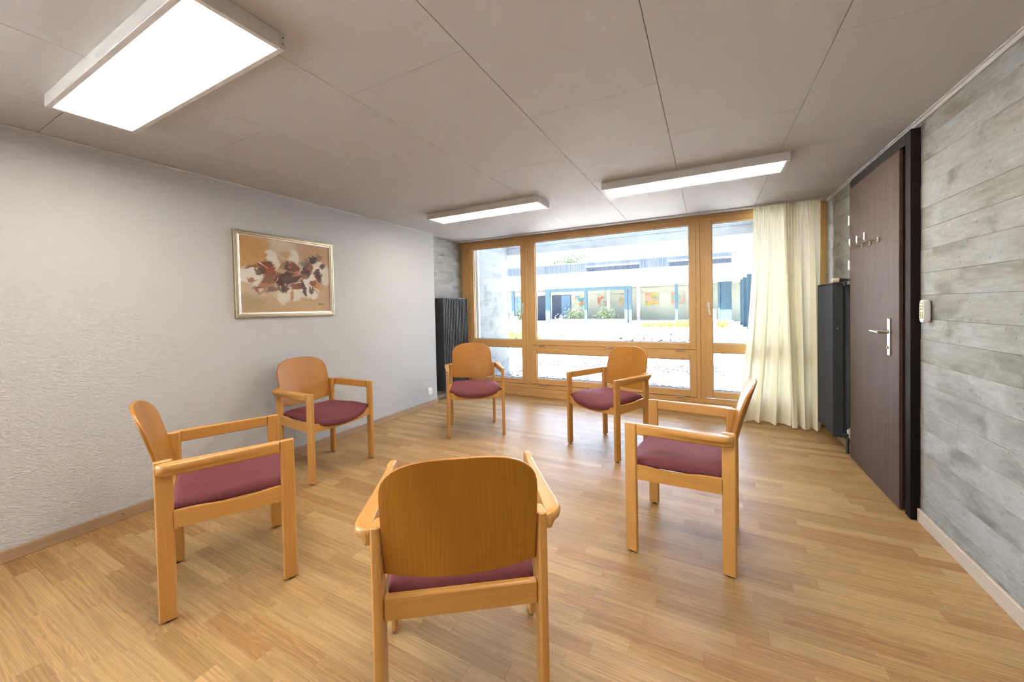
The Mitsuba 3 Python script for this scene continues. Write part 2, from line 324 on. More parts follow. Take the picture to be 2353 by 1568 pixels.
# skirting and edge trims
struct('baseboard_left', shape(cbox(XL, XL+0.014, YB, YE+0.004, 0.0005, 0.064, 0.002), 'oak_trim', grain=1))
struct('baseboard_right', shape(cbox(XR-0.014, XR, YB, DY0-0.004, 0.0005, 0.074, 0.002), 'pale_trim', grain=1))
struct('baseboard_niche', shape(cbox(XN, XN+0.014, YE, D-0.03, 0.0005, 0.055, 0.002), 'pale_trim', grain=1))
struct('baseboard_corner', shape(cbox(XR-0.014, XR, DY1+0.002, D-0.03, 0.0005, 0.07, 0.002), 'oak_trim', grain=1))
struct('trim_1', shape(joined(cbox(XR-0.016, XR-0.0005, YB, D-0.03, H-0.006, H-0.0005, 0.001), cbox(XR-0.006, XR-0.0005, YB, D-0.03, H-0.026, H-0.006, 0.001)), 'lamp_paint'))
struct('trim_2', shape(cbox(XL+0.0005, XL+0.008, YB, YE, H-0.010, H-0.0005, 0.001), 'lamp_paint'))
for i, y in enumerate((0.9, 1.95, 2.35, 3.3, 3.72)):
    part('baseboard_left', 'screw', shape(moved(lathe([(0.003, 0), (0.003, 0.0012)], 8, 0), XL+0.014, y, 0.034), 'wenge_dark'))

# ------------------------------------------------------------------ windows: spruce frame, four sashes
def bar(x0, x1, y0, y1, z0, z1, c=0.003):
    g = 0 if (x1-x0) > (z1-z0) else 2
    return shape(cbox(x0, x1, y0, y1, z0, z1, c), 'spruce', grain=g, off=(rng.uniform(0, 3), rng.uniform(0, 3)))
FY0, FY1 = D+0.012, D+0.085
frame = struct('trim_3')
for x0, x1, z0, z1, y0 in ((XN-0.002, -3.175, 0.165, H-0.002, FY0), (-2.262, -2.2165, 0.165, 2.208, FY0), (-2.2155, -2.170, 0.165, 2.208, FY0-0.004), (-0.113, -0.0665, 0.165, 2.208, FY0-0.004), (-0.0655, -0.018, 0.165, 2.208, FY0),
                           (0.925, 0.988, 0.165, 2.208, FY0), (0.990, XR+0.004, 0.0005, H-0.002, FY0-0.012)):
    part(frame, 'post', bar(x0, x1, y0, FY1, z0, z1))
part(frame, 'head', bar(-3.175, 0.99, FY0, FY1, 2.208, H-0.002))
part(frame, 'transom', bar(-2.170, -0.113, FY0-0.002, FY1, 0.672, 0.726))
part(frame, 'bottom_rail', bar(-3.175, 0.99, FY0, FY1, 0.115, 0.175))
part(frame, 'bottom_rail', bar(-3.175, 0.99, FY0-0.008, FY1, 0.05, 0.113))
part(frame, 'bottom_rail', bar(XN+0.015, 0.99, D-0.004, FY1, 0.0005, 0.05))
part(frame, 'side_fill', bar(XN+0.0005, -3.18, FY0-0.008, FY1, 0.0005, 0.165))
def sash(name, x0, x1, z0, z1, st, rails):
    """rails: (z0, z1) of the cross rails from bottom to top"""
    s = struct(name)
    for a, b in ((x0, x0+st), (x1-st, x1)): part(s, 'stile', bar(a, b, D, D+0.06, z0, z1, 0.004))
    for a, b in rails: part(s, 'rail', bar(x0+st, x1-st, D+0.001, D+0.06, a, b, 0.004))
    for (a, b), (c, d) in zip(rails[:-1], rails[1:]):
        p = part(s, 'pane', shape(quad([(x0+st-0.004, D+0.036, b-0.004), (x1-st+0.004, D+0.036, b-0.004), (x1-st+0.004, D+0.036, c+0.004), (x0+st-0.004, D+0.036, c+0.004)]), 'pane_glass'))
        w = 0.009; X0, X1, Z0, Z1 = x0+st, x1-st, b, c
        ms = [cbox(X0, X0+w, D+0.026, D+0.033, Z0, Z1, 0.001), cbox(X1-w, X1, D+0.026, D+0.033, Z0, Z1, 0.001), cbox(X0+w, X1-w, D+0.026, D+0.033, Z0, Z0+w, 0.001), cbox(X0+w, X1-w, D+0.026, D+0.033, Z1-w, Z1, 0.001)]
        part(s, 'glazing_bead', shape(joined(*ms), 'spacer'))
        ms = [cbox(X0, X1, D+0.037, D+0.10, Z0, Z0+0.004, 0.001)]
        part(s, 'outer_sill', shape(joined(*ms), 'pale_steel'))
    return s
s1 = sash('window_1', -3.18, -2.259, 0.172, 2.212, 0.066, [(0.172, 0.236), (0.683, 0.793), (2.130, 2.212)])
s2 = sash('window_2', -2.173, -0.110, 0.724, 2.214, 0.068, [(0.724, 0.796), (2.150, 2.214)])
s3 = sash('window_3', -2.173, -0.110, 0.180, 0.674, 0.068, [(0.180, 0.258), (0.610, 0.674)])
s4 = sash('window_4', -0.022, 0.928, 0.185, 2.214, 0.074, [(0.185, 0.258), (0.697, 0.800), (2.142, 2.214)])
bw = struct('window_5')
def side_bar(y0, y1, z0, z1): return shape(cbox(XL-0.16, XL-0.09, y0, y1, z0, z1, 0.003), 'spruce', grain=1 if y1-y0 > z1-z0 else 2)
SM = (SY0+SY1)/2
for a, b in ((SY0, SY0+0.07), (SM-0.05, SM+0.05), (SY1-0.07, SY1)): part(bw, 'stile', side_bar(a, b, SZ0, SZ1))
for a, b in ((SY0+0.07, SM-0.05), (SM+0.05, SY1-0.07)):
    for c, d in ((SZ0, SZ0+0.07), (SZ1-0.07, SZ1)): part(bw, 'rail', side_bar(a, b, c, d))
    part(bw, 'pane', shape(quad([(XL-0.125, a-0.01, SZ0+0.06), (XL-0.125, b+0.01, SZ0+0.06), (XL-0.125, b+0.01, SZ1-0.06), (XL-0.125, a-0.01, SZ1-0.06)]), 'pane_glass'))
def flat_hinge(s, x, z):
    part(s, 'hinge', shape(joined(cbox(x-0.045, x-0.003, D-0.010, D+0.012, z-0.006, z+0.006, 0.004), cbox(x+0.003, x+0.045, D-0.010, D+0.012, z-0.006, z+0.006, 0.004), moved(lathe([(0.003, -0.05), (0.003, 0.05)], 8, 0), x, D-0.003, z)), 'steel'))
for x in (-2.02, -1.10, -0.28): flat_hinge(s2, x, 0.716); flat_hinge(s3, x, 0.172)
for z in (2.12, 1.21, 0.215):
    part(s1, 'hinge', shape(joined(moved(lathe([(0.007, -0.03), (0.008, -0.027), (0.008, -0.002), (0.006, 0), (0.008, 0.002), (0.008, 0.027), (0.006, 0.03)], 10), -3.185, D-0.006, z)), 'steel'))
def window_handle(s, x, z, tilt):
    h = part(s, 'handle', shape(slab(0.026, 0.010, 0.004, -0.03, 0.03, 0.002), 'white_plastic')); scene[h]['to_world'] = T().translate([x, D-0.005, z])
    m = joined(moved(lathe([(0.009, 0), (0.009, 0.036), (0.007, 0.04)], 12, 1), 0, -0.045, 0.005), slab(0.018, 0.012, 0.005, -0.12, 0.017, 0.004))
    m.vertices[m.vertices[:, 2] < 0] += 0
    l = part(h, 'lever', shape(moved(m, 0, -0.0, 0), 'white_plastic')); scene[l]['to_world'] = T().translate([x, D-0.012, z]).rotate([0, 1, 0], tilt) @ T().translate([0, 0, 0])
window_handle(s1, -2.292, 1.28, 0); window_handle(s4, 0.015, 1.235, -7)

# ------------------------------------------------------------------ door on the right wall
door = struct('door_1')
LX = 1.0                                        # face of the leaf
part(door, 'leaf', shape(joined(cbox(LX, LX+0.018, 3.000, 3.852, 0.008, 2.122, 0.002), cbox(LX+0.018, LX+0.045, 3.018, 3.835, 0.008, 2.105, 0.001)), 'wenge', grain=2))
fr = part(door, 'frame', shape(joined(cbox(1.014, XR+0.06, DY0, 2.962, 0.0005, 2.20, 0.002), cbox(1.030, XR+0.06, 2.962, 3.012, 0.0005, 2.14, 0.001), cbox(1.022, XR+0.06, 3.864, DY1, 0.0005, 2.20, 0.002),
                               cbox(1.014, XR+0.06, 2.962, 3.864, 2.135, 2.20, 0.002)), 'wenge_dark', 35))
struct('wall_behind_door', shape(cbox(XR+0.06, XR+0.26, DY0, DY1, 0, 2.2, 0.002), 'wenge_dark'))
for z in (1.88, 1.53, 0.19):
    part(door, 'hinge', shape(moved(lathe([(0.007, -0.04), (0.009, -0.037), (0.009, -0.002), (0.007, 0), (0.009, 0.002), (0.009, 0.037), (0.006, 0.04)], 12), LX+0.002, 3.864, z), 'steel'))
hd = part(door, 'handle', shape(moved(slab(0.008, 0.038, 0.003, -0.115, 0.115, 0.002), LX-0.004, 3.125, 1.02), 'steel', 35), 'satin steel lever handle on a long plate')
lever = joined(moved(lathe([(0.012, 0), (0.012, 0.008), (0.010, 0.012), (0.010, 0.05)], 14, 0), -0.055, 0, 0))
lever = joined(lever, tube([(-0.050, -0.006, 0), (-0.052, 0.03, 0), (-0.053, 0.08, 0.001), (-0.052, 0.125, 0.003), (-0.045, 0.135, 0.003)], [0.010, 0.010, 0.009, 0.008, 0.004], 12))
part(hd, 'lever', shape(moved(lever, LX-0.004, 3.125, 1.05), 'steel', 40))
part(hd, 'cylinder', shape(moved(lathe([(0.009, 0), (0.009, 0.006), (0.007, 0.007)], 14, 0), LX-0.0145, 3.125, 0.955), 'chrome', 40))
for y in (3.575, 3.432, 3.293):
    hk = part(door, 'coat_hook', shape(moved(lathe([(0.017, 0), (0.017, 0.004), (0.014, 0.006)], 16, 0), LX-0.006, y, 1.645), 'chrome', 40), 'chrome coat hook')
    part(hk, 'prong', shape(moved(joined(tube([(0, 0, 0), (-0.045, 0, 0), (-0.062, 0, 0.003), (-0.066, 0, 0.012), (-0.066, 0, 0.055), (-0.066, 0, 0.058)], [0.005, 0.005, 0.0055, 0.006, 0.0065, 0.003], 10)), LX-0.004, y, 1.645), 'chrome', 40))

# ------------------------------------------------------------------ ceiling lamps
def lamp(x0, x1, y0, y1, label):
    t = thing('ceiling_lamp', label, 'ceiling lamp', 'flat rectangular ceiling lamps'); h, r = 0.056, 0.020
    ms = [cbox(x0, x1, y0, y0+r, H-h, H, 0.0015), cbox(x0, x1, y1-r, y1, H-h, H, 0.0015), cbox(x0, x0+r, y0+r, y1-r, H-h, H, 0.0015), cbox(x1-r, x1, y0+r, y1-r, H-h, H, 0.0015), cbox(x0+r, x1-r, y0+r, y1-r, H-0.02, H-0.004, 0.001)]
    part(t, 'housing', shape(joined(*ms), 'lamp_paint'))
    z = H-h+0.003; d = shape(quad([(x0+r-0.001, y0+r-0.001, z), (x0+r-0.001, y1-r+0.001, z), (x1-r+0.001, y1-r+0.001, z), (x1-r+0.001, y0+r-0.001, z)]), 'diffuser_plate')
    d['emitter'] = {'type': 'area', 'radiance': rgb(LAMP_RGB)}
    part(t, 'diffuser', d, 'glowing white diffuser')
    for yy in (y0+0.008, y1-0.008):
        for zz in (H-0.016, H-0.036): part(t, 'screw', shape(moved(lathe([(0.002, 0), (0.002, 0.0015)], 8, 0), x1, yy if yy < (y0+y1)/2 else yy, zz), 'wenge_dark'))
lamp(-2.612, -1.335, 0.542, 0.842, 'glowing ceiling lamp nearest the viewer, above the left white wall')
lamp(-2.588, -1.325, 3.082, 3.355, 'glowing ceiling lamp near the niche and the left radiator')
lamp(-0.752, 0.498, 3.060, 3.345, 'glowing ceiling lamp nearest the curtain and the door')
lamp(-0.752, 0.498, 0.542, 0.842, 'glowing ceiling lamp straight above the viewer, out of the picture')

# ------------------------------------------------------------------ curtain and its rail
solid('curtain_rail', shape(joined(cbox(XN+0.02, 1.0, 4.60, 4.628, H-0.014, H-0.001, 0.002), cbox(XN+0.02, 1.0, 4.575, 4.583, H-0.010, H-0.001, 0.001)), 'lamp_paint'), 'white curtain rail running along the ceiling edge above the windows', 'curtain rail')
def curtain_panel(x0, x1, bx0, bx1, yt, yb, seed, folds, n=260, nz=70):
    r = np.random.default_rng(seed); ph = r.uniform(0, 6.28, 6); S = np.linspace(0, 1, n); v = []
    for k in range(nz+1):
        q = k/nz; z = H - 0.016 - q*(H - 0.016 - 0.012)
        e = q**1.3; a, b = x0 + (bx0-x0)*e**1.4, x1 + (bx1-x1)*e
        s = S + 0.018*np.sin(S*2*PI*folds*0.7 + ph[3])*q
        x = a + (b-a)*s
        fine = 0.010*math.exp(-q*9)*np.sin(S*2*PI*folds*4.5 + ph[0])
        big = (0.010 + 0.040*min(1, q*1.6))*(np.sin(S*2*PI*folds + ph[1] + 0.5*np.sin(q*2.2 + ph[4])) + 0.35*np.sin(S*2*PI*folds*1.9 + ph[2] + q))
        hem = 0.004*np.sin(S*2*PI*folds*0.5 + ph[5])*q
        v.append(np.c_[x, yt + (yb-yt)*q + fine + big*(0.25 + 0.75*min(1, q*2.5)), np.full(n, z) + hem*(q > 0.99)])
    v = np.vstack(v); f = []
    for k in range(nz):
        i = np.arange(n-1) + k*n; f += [np.c_[i, i+n, i+n+1], np.c_[i, i+n+1, i+1]]
    return trimesh.Trimesh(v, np.vstack(f), process=False)
ct = thing('curtain', 'long cream sheer curtain gathered at the right end of the windows', 'curtain')
part(ct, 'left_panel', shape(curtain_panel(0.435, 0.79, 0.28, 0.78, 4.615, 4.600, 3, 4.0), 'curtain_cloth', True))
part(ct, 'right_panel', shape(curtain_panel(0.69, 0.978, 0.73, 0.962, 4.595, 4.520, 11, 2.6), 'curtain_cloth', True))

# ------------------------------------------------------------------ radiators
def radiator(xw, s, y0, y1, xf, label, near_valve):
    """xw wall face, xf front face, s = +1 when the room lies on the +x side of the wall"""
    t = thing('radiator', label, 'radiator', 'tall dark column radiators'); z0, z1 = 0.125, 1.400
    X = lambda a, b: (min(a, b), max(a, b))
    xb = xf - s*0.068
    part(t, 'body', shape(cbox(*X(xf - s*0.014, xb), y0+0.004, y1-0.004, z0+0.004, z1-0.006, 0.004), 'anthracite'))
    n = int(round((y1-y0-0.01)/0.036)); w = (y1-y0-0.008)/n
    for i in range(n):
        a = y0 + 0.004 + i*w
        part(t, 'fin', shape(cbox(*X(xf - s*0.002, xf - s*0.018), a+w/2-0.0075, a+w/2+0.0075, z0+0.01, z1-0.012, 0.006), 'anthracite', 30))
    part(t, 'side_cover', shape(cbox(*X(xf, xb - s*0.002 if near_valve else xw + s*0.012), y0-0.002, y0+0.004, z0, z1, 0.0015), 'anthracite'))
    part(t, 'side_cover', shape(cbox(*X(xf, xb - s*0.002), y1-0.004, y1+0.002, z0, z1, 0.0015), 'anthracite'))
    part(t, 'top_grille', shape(cbox(*X(xf, xb), y0+0.004, y1-0.004, z1-0.006, z1, 0.001), 'anthracite'))
    ms = [cbox(*X(xb - s*0.004, xw + s*0.022), y0+0.03+0.05*i, y0+0.034+0.05*i, z0+0.02, z1-0.02, 0.0005) for i in range(int((y1-y0-0.06)/0.05)+1)]
    part(t, 'rear_fins', shape(joined(*ms), 'radiator_grey'))
    part(t, 'rear_plate', shape(cbox(*X(xw + s*0.022, xw + s*0.010), y0+0.01, y1-0.01, z0+0.02, z1-0.02, 0.001), 'anthracite'))
    part(t, 'bracket', shape(joined(*[cbox(*X(xw, xw + s*0.010), yy, yy+0.03, zz, zz+0.05, 0.001) for yy in (y0+0.06, y1-0.09) for zz in (0.3, 1.2)]), 'anthracite'))
    if near_valve:
        part(t, 'badge', shape(moved(lathe([(0.006, 0), (0.006, 0.002)], 12, 1), xf - s*0.033, y0-0.004, 1.02), 'steel'))
        v = part(t, 'valve', shape(joined(moved(lathe([(0.010, 0), (0.016, 0.003), (0.016, 0.022), (0.011, 0.026), (0.011, 0.05)], 14, 0), 0.955, y0-0.02, 1.418), tube([(0.992, y0-0.02, 1.418), (0.992, y0-0.02, 1.37)], 0.011, 12)), 'black_rubber', 40))
        part(v, 'knob', shape(moved(lathe([(0.012, 0), (0.018, 0.002), (0.020, 0.008), (0.020, 0.040), (0.016, 0.046)], 18, 0), 0.908, y0-0.02, 1.418), 'cream_plastic', 40), 'cream thermostat knob')
        part(v, 'pipe', shape(moved(lathe([(0.009, 0), (0.009, 0.05)], 12, 0), 1.003, y0-0.02, 1.418), 'steel', 40))
        part(t, 'return_valve', shape(joined(moved(lathe([(0.008, 0), (0.014, 0.004), (0.014, 0.024), (0.008, 0.03)], 12, 0), 0.975, y0-0.012, 0.155), tube([(1.008, y0-0.012, 0.16), (1.008, y0-0.012, 0.001)], 0.010, 12)), 'anthracite', 40))
        part(t, 'valve_cap', shape(moved(lathe([(0.011, 0), (0.011, 0.03), (0.008, 0.034)], 12), 1.010, y0-0.030, 0.17), 'white_plastic', 40))
radiator(XR, -1, 3.955, 4.405, 0.915, 'tall dark radiator between the curtain and the door, with a cream thermostat knob', True)
radiator(XN, 1, 4.06, 4.625, -3.16, 'tall dark radiator in the concrete niche left of the windows', False)

# ------------------------------------------------------------------ small things on the walls
rc = thing('remote_control', 'white remote control with yellow buttons holstered on the concrete wall beside the door', 'remote control')
q = rrect(0.05, 0.125, 0.0245, 8)
body = loft([np.c_[np.full(len(q), x), q[:, 0]*s, q[:, 1]*s2] for x, s, s2 in ((0, .94, .97), (0.004, 1, 1), (0.020, 1, 1), (0.026, .9, .96))]); body.faces = body.faces
body.vertices = body.vertices*np.array([-1, 1, 1]); body.faces = body.faces[:, ::-1]
part(rc, 'body', shape(moved(body, XR-0.005, 2.800, 1.185), 'white_plastic', 40))
part(rc, 'holder', shape(cbox(XR-0.005, XR-0.0005, 2.783, 2.817, 1.15, 1.22, 0.001), 'white_plastic'))
for i, z in enumerate((1.229, 1.212, 1.197, 1.177, 1.164, 1.151)):
    for y in (2.790, 2.810):
        part(rc, 'button', shape(moved(lathe([(0.0055, 0), (0.0055, 0.003), (0.004, 0.004)], 8, 0), XR-0.0335, y, z), 'yellow_button'))
so = thing('wall_socket', 'white power socket low on the white wall near the niche', 'socket')
part(so, 'plate', shape(cbox(XL, XL+0.009, 3.742, 3.822, 0.145, 0.235, 0.003), 'white_plastic'))
part(so, 'insert', shape(moved(lathe([(0.026, 0), (0.026, 0.0015), (0.022, 0.002)], 20, 0), XL+0.009, 3.782, 0.190), 'white_plastic', 40))
for dy, dz in ((-0.008, 0), (0.008, 0), (0, 0.005)):
    part(so, 'hole', shape(moved(lathe([(0.003, 0), (0.003, 0.001)], 8, 0), XL+0.0108, 3.782+dy, 0.190+dz), 'black_rubber'))
for xm in (-2.216, -0.066): part(frame, 'mullion_core', bar(xm-0.035, xm+0.035, D+0.03, FY1-0.001, 0.17, 2.207))
# ------------------------------------------------------------------ picture on the left wall
STROKES = [(0.126,0.791,0.487,0.279,10,0.604,0.314,0.098,0.9,0.9),(0.446,0.917,0.244,0.21,0,0.687,0.578,0.413,0.8,0.9),(0.814,0.879,0.348,0.283,0,0.578,0.337,0.195,0.8,0.85),
(0.302,0.313,1.044,0.116,0,0.73,0.61,0.445,1,0.5),(0.078,0.14,0.302,0.147,0,0.434,0.342,0.181,1,0.6),(0.622,0.076,0.696,0.125,0,0.624,0.413,0.216,1,0.7),
(0.094,0.5,0.197,0.111,-8,0.855,0.776,0.658,0.5,0.95),(0.174,0.422,0.07,0.103,20,0.855,0.776,0.658,0.5,0.9),(0.314,0.759,0.087,0.097,0,0.871,0.791,0.68,0.5,0.95),
(0.362,0.668,0.046,0.088,-15,0.839,0.761,0.644,0.5,0.9),(0.558,0.774,0.087,0.133,5,0.855,0.761,0.631,0.5,0.9),(0.854,0.677,0.128,0.11,20,0.839,0.745,0.631,0.4,0.95),
(0.95,0.543,0.104,0.169,0,0.807,0.716,0.591,0.6,0.9),(0.542,0.251,0.302,0.092,-8,0.823,0.73,0.578,0.6,0.9),(0.766,0.493,0.139,0.075,-25,0.855,0.776,0.672,0.4,0.95),
(0.702,0.329,0.07,0.138,0,0.855,0.776,0.672,0.4,0.9),(0.782,0.246,0.093,0.065,10,0.839,0.761,0.644,0.5,0.9),(0.414,0.199,0.081,0.079,30,0.823,0.73,0.578,0.6,0.8),
(0.462,0.8,0.104,0.06,0,0.515,0.305,0.127,0.8,0.7),(0.262,0.657,0.081,0.057,-30,0.127,0.034,0.025,0.4,0.95),(0.126,0.605,0.128,0.02,-12,0.188,0.061,0.048,0.7,0.8),
(0.27,0.581,0.145,0.105,15,0.262,0.065,0.034,0.45,0.95),(0.19,0.55,0.075,0.052,0,0.107,0.054,0.04,0.5,0.9),(0.318,0.459,0.197,0.078,-10,0.238,0.08,0.037,0.5,0.9),
(0.262,0.369,0.128,0.067,-10,0.352,0.141,0.045,0.6,0.8),(0.542,0.639,0.139,0.087,10,0.181,0.042,0.025,0.4,0.95),(0.438,0.637,0.07,0.06,0,0.305,0.156,0.07,0.6,0.8),
(0.478,0.601,0.041,0.075,-15,0.076,0.027,0.023,0.4,0.9),(0.486,0.461,0.22,0.096,-12,0.065,0.028,0.025,0.4,0.95),(0.51,0.463,0.104,0.051,-10,0.127,0.065,0.051,0.7,0.7),
(0.398,0.386,0.07,0.118,-15,0.093,0.03,0.023,0.4,0.95),(0.598,0.542,0.07,0.057,0,0.445,0.209,0.117,0.5,0.85),(0.61,0.501,0.081,0.026,-20,0.089,0.037,0.032,0.5,0.8),
(0.686,0.603,0.052,0.137,15,0.072,0.032,0.03,0.4,0.95),(0.738,0.662,0.07,0.15,-10,0.216,0.084,0.054,0.5,0.9),(0.718,0.553,0.064,0.064,0,0.08,0.034,0.03,0.5,0.9),
(0.686,0.518,0.041,0.042,0,0.434,0.162,0.072,0.6,0.8),(0.67,0.706,0.049,0.044,0,0.156,0.209,0.175,0.6,0.85),(0.71,0.765,0.058,0.042,0,0.305,0.262,0.171,0.7,0.7),
(0.798,0.778,0.075,0.071,20,0.04,0.027,0.032,0.35,0.95),(0.854,0.82,0.07,0.066,0,0.188,0.08,0.054,0.7,0.6),(0.918,0.686,0.046,0.056,20,0.084,0.03,0.034,0.4,0.9),
(0.862,0.557,0.07,0.088,-20,0.065,0.027,0.025,0.35,0.95),(0.878,0.481,0.052,0.066,0,0.089,0.032,0.027,0.45,0.9),(0.798,0.398,0.099,0.06,15,0.305,0.084,0.042,0.4,0.95),
(0.758,0.321,0.052,0.07,15,0.098,0.034,0.03,0.4,0.9),(0.862,0.369,0.093,0.066,0,0.578,0.305,0.114,0.7,0.8),(0.582,0.365,0.116,0.049,-10,0.231,0.072,0.04,0.4,0.95),
(0.438,0.338,0.07,0.07,30,0.117,0.045,0.032,0.4,0.9),(0.662,0.348,0.042,0.126,-12,0.076,0.042,0.048,0.4,0.95),(0.11,0.436,0.075,0.039,0,0.376,0.133,0.065,0.6,0.85),
(0.178,0.309,0.093,0.052,10,0.314,0.098,0.065,0.6,0.9),(0.19,0.3,0.046,0.033,0,0.753,0.644,0.515,0.6,0.8),(0.31,0.304,0.11,0.037,-15,0.188,0.084,0.076,0.6,0.85),
(0.286,0.428,0.035,0.037,0,0.138,0.156,0.102,0.5,0.85),(0.518,0.24,0.032,0.091,12,0.515,0.223,0.065,0.5,0.9),(0.51,0.625,0.035,0.028,0,0.515,0.188,0.156,0.6,0.7),
(0.222,0.643,0.081,0.006,35,0.855,0.761,0.631,0.5,0.9),(0.374,0.434,0.009,0.059,20,0.855,0.761,0.631,0.5,0.9),(0.638,0.65,0.058,0.006,40,0.855,0.761,0.631,0.5,0.9),
(0.382,0.346,0.058,0.006,50,0.855,0.761,0.631,0.5,0.9),(0.59,0.407,0.104,0.007,-5,0.839,0.745,0.617,0.5,0.9),(0.806,0.334,0.104,0.008,30,0.855,0.761,0.631,0.5,0.9),
(0.75,0.374,0.009,0.075,-20,0.855,0.761,0.631,0.5,0.9),(0.502,0.725,0.058,0.007,55,0.871,0.791,0.672,0.5,0.9),(0.79,0.517,0.07,0.008,-30,0.871,0.791,0.672,0.5,0.9),
(0.47,0.38,0.07,0.006,10,0.839,0.745,0.617,0.5,0.8)]

def canvas_fn(p, n, uv):
    u, v = uv.x, uv.y
    def stroke(a, k):                                                            # bristle streaks along one direction
        ca, sa = math.cos(a), math.sin(a); x, y = u*1.45*ca + v*sa, v*ca - u*1.45*sa
        return fbm(x*9, y*70, k, 4) - 0.5
    m = smoothstep(0.35, 0.65, fbm(u*5, v*5, 11, 2))
    s1, s2 = stroke(0.45, 4), stroke(-0.75, 9)
    st = s1*m + s2*(1 - m)
    wx = (fbm(u*7, v*6, 1, 4) - 0.5)*0.06 + (s1*m*0.075 + s2*(1 - m)*0.06)
    wy = (fbm(u*7, v*6, 5, 4) - 0.5)*0.07 + (s1*m*0.045 - s2*(1 - m)*0.065)
    c = mix((0.56, 0.37, 0.22), (0.58, 0.43, 0.29), v)
    for (cx, cy, rx, ry, ang, r, g, b, soft, k) in STROKES:
        ca, sa = math.cos(math.radians(ang)), math.sin(math.radians(ang))
        dx, dy = (u + wx - cx)*1.45, (v + wy - cy)
        d = dr.sqrt(dr.square((dx*ca - dy*sa)/rx) + dr.square((dx*sa + dy*ca)/ry))
        c = mix(c, (r, g, b), k*smoothstep(1.0 + 0.2*soft, 1.0 - soft*0.6, d))
    return c*(0.90 + 0.20*(st + 0.5))
plastic('canvas_paint', mikit.proc(canvas_fn), alpha=0.4, spec=0.6)
pic = thing('framed_painting', 'abstract brown and cream painting in a gilt frame on the white wall', 'painting')
PY0, PY1, PZ0, PZ1 = 1.553, 2.404, 1.212, 1.894
def frame_mesh(y0, y1, z0, z1, prof):
    """mitred picture frame; prof: (inset, height above the wall)"""
    rings = []
    for ins, h in prof: rings.append([(XL+h, y0+ins, z0+ins), (XL+h, y1-ins, z0+ins), (XL+h, y1-ins, z1-ins), (XL+h, y0+ins, z1-ins)])
    n = len(rings); v = np.array(rings).reshape(-1, 3); f = []
    for a in range(n):
        b = (a+1) % n
        for i in range(4):
            j = (i+1) % 4; f += [[a*4+i, a*4+j, b*4+j], [a*4+i, b*4+j, b*4+i]]
    return trimesh.Trimesh(v, np.array(f), process=False)
part(pic, 'frame', shape(frame_mesh(PY0, PY1, PZ0, PZ1, [(0, 0.001), (0, 0.020), (0.004, 0.026), (0.010, 0.027), (0.013, 0.022), (0.016, 0.022), (0.019, 0.026), (0.024, 0.026), (0.027, 0.020), (0.034, 0.018), (0.034, 0.001)]), 'gold_frame'))
part(pic, 'inner_slip', shape(frame_mesh(PY0+0.034, PY1-0.034, PZ0+0.034, PZ1-0.034, [(0, 0.001), (0, 0.020), (0.006, 0.018), (0.007, 0.001)]), 'pale_gold'))
cv = quad([(XL+0.009, PY0+0.038, PZ0+0.038), (XL+0.009, PY1-0.038, PZ0+0.038), (XL+0.009, PY1-0.038, PZ1-0.038), (XL+0.009, PY0+0.038, PZ1-0.038)])
part(pic, 'canvas', mikit.ply(joined(cv), 'canvas_paint', False, uv=np.array([[0, 0], [1, 0], [1, 1], [0, 1.0]])))
sg = [(0.845, 0.095), (0.855, 0.125), (0.862, 0.140), (0.858, 0.115), (0.868, 0.122), (0.873, 0.112), (0.879, 0.124), (0.885, 0.110), (0.892, 0.125), (0.898, 0.112), (0.910, 0.120), (0.918, 0.124)]
part(pic, 'signature', shape(tube([(XL+0.0095, PY0+0.038+u*(PY1-PY0-0.076), PZ0+0.038+v*(PZ1-PZ0-0.076)) for u, v in sg], 0.0011, 5), 'wenge_dark'), 'dark scribbled signature')

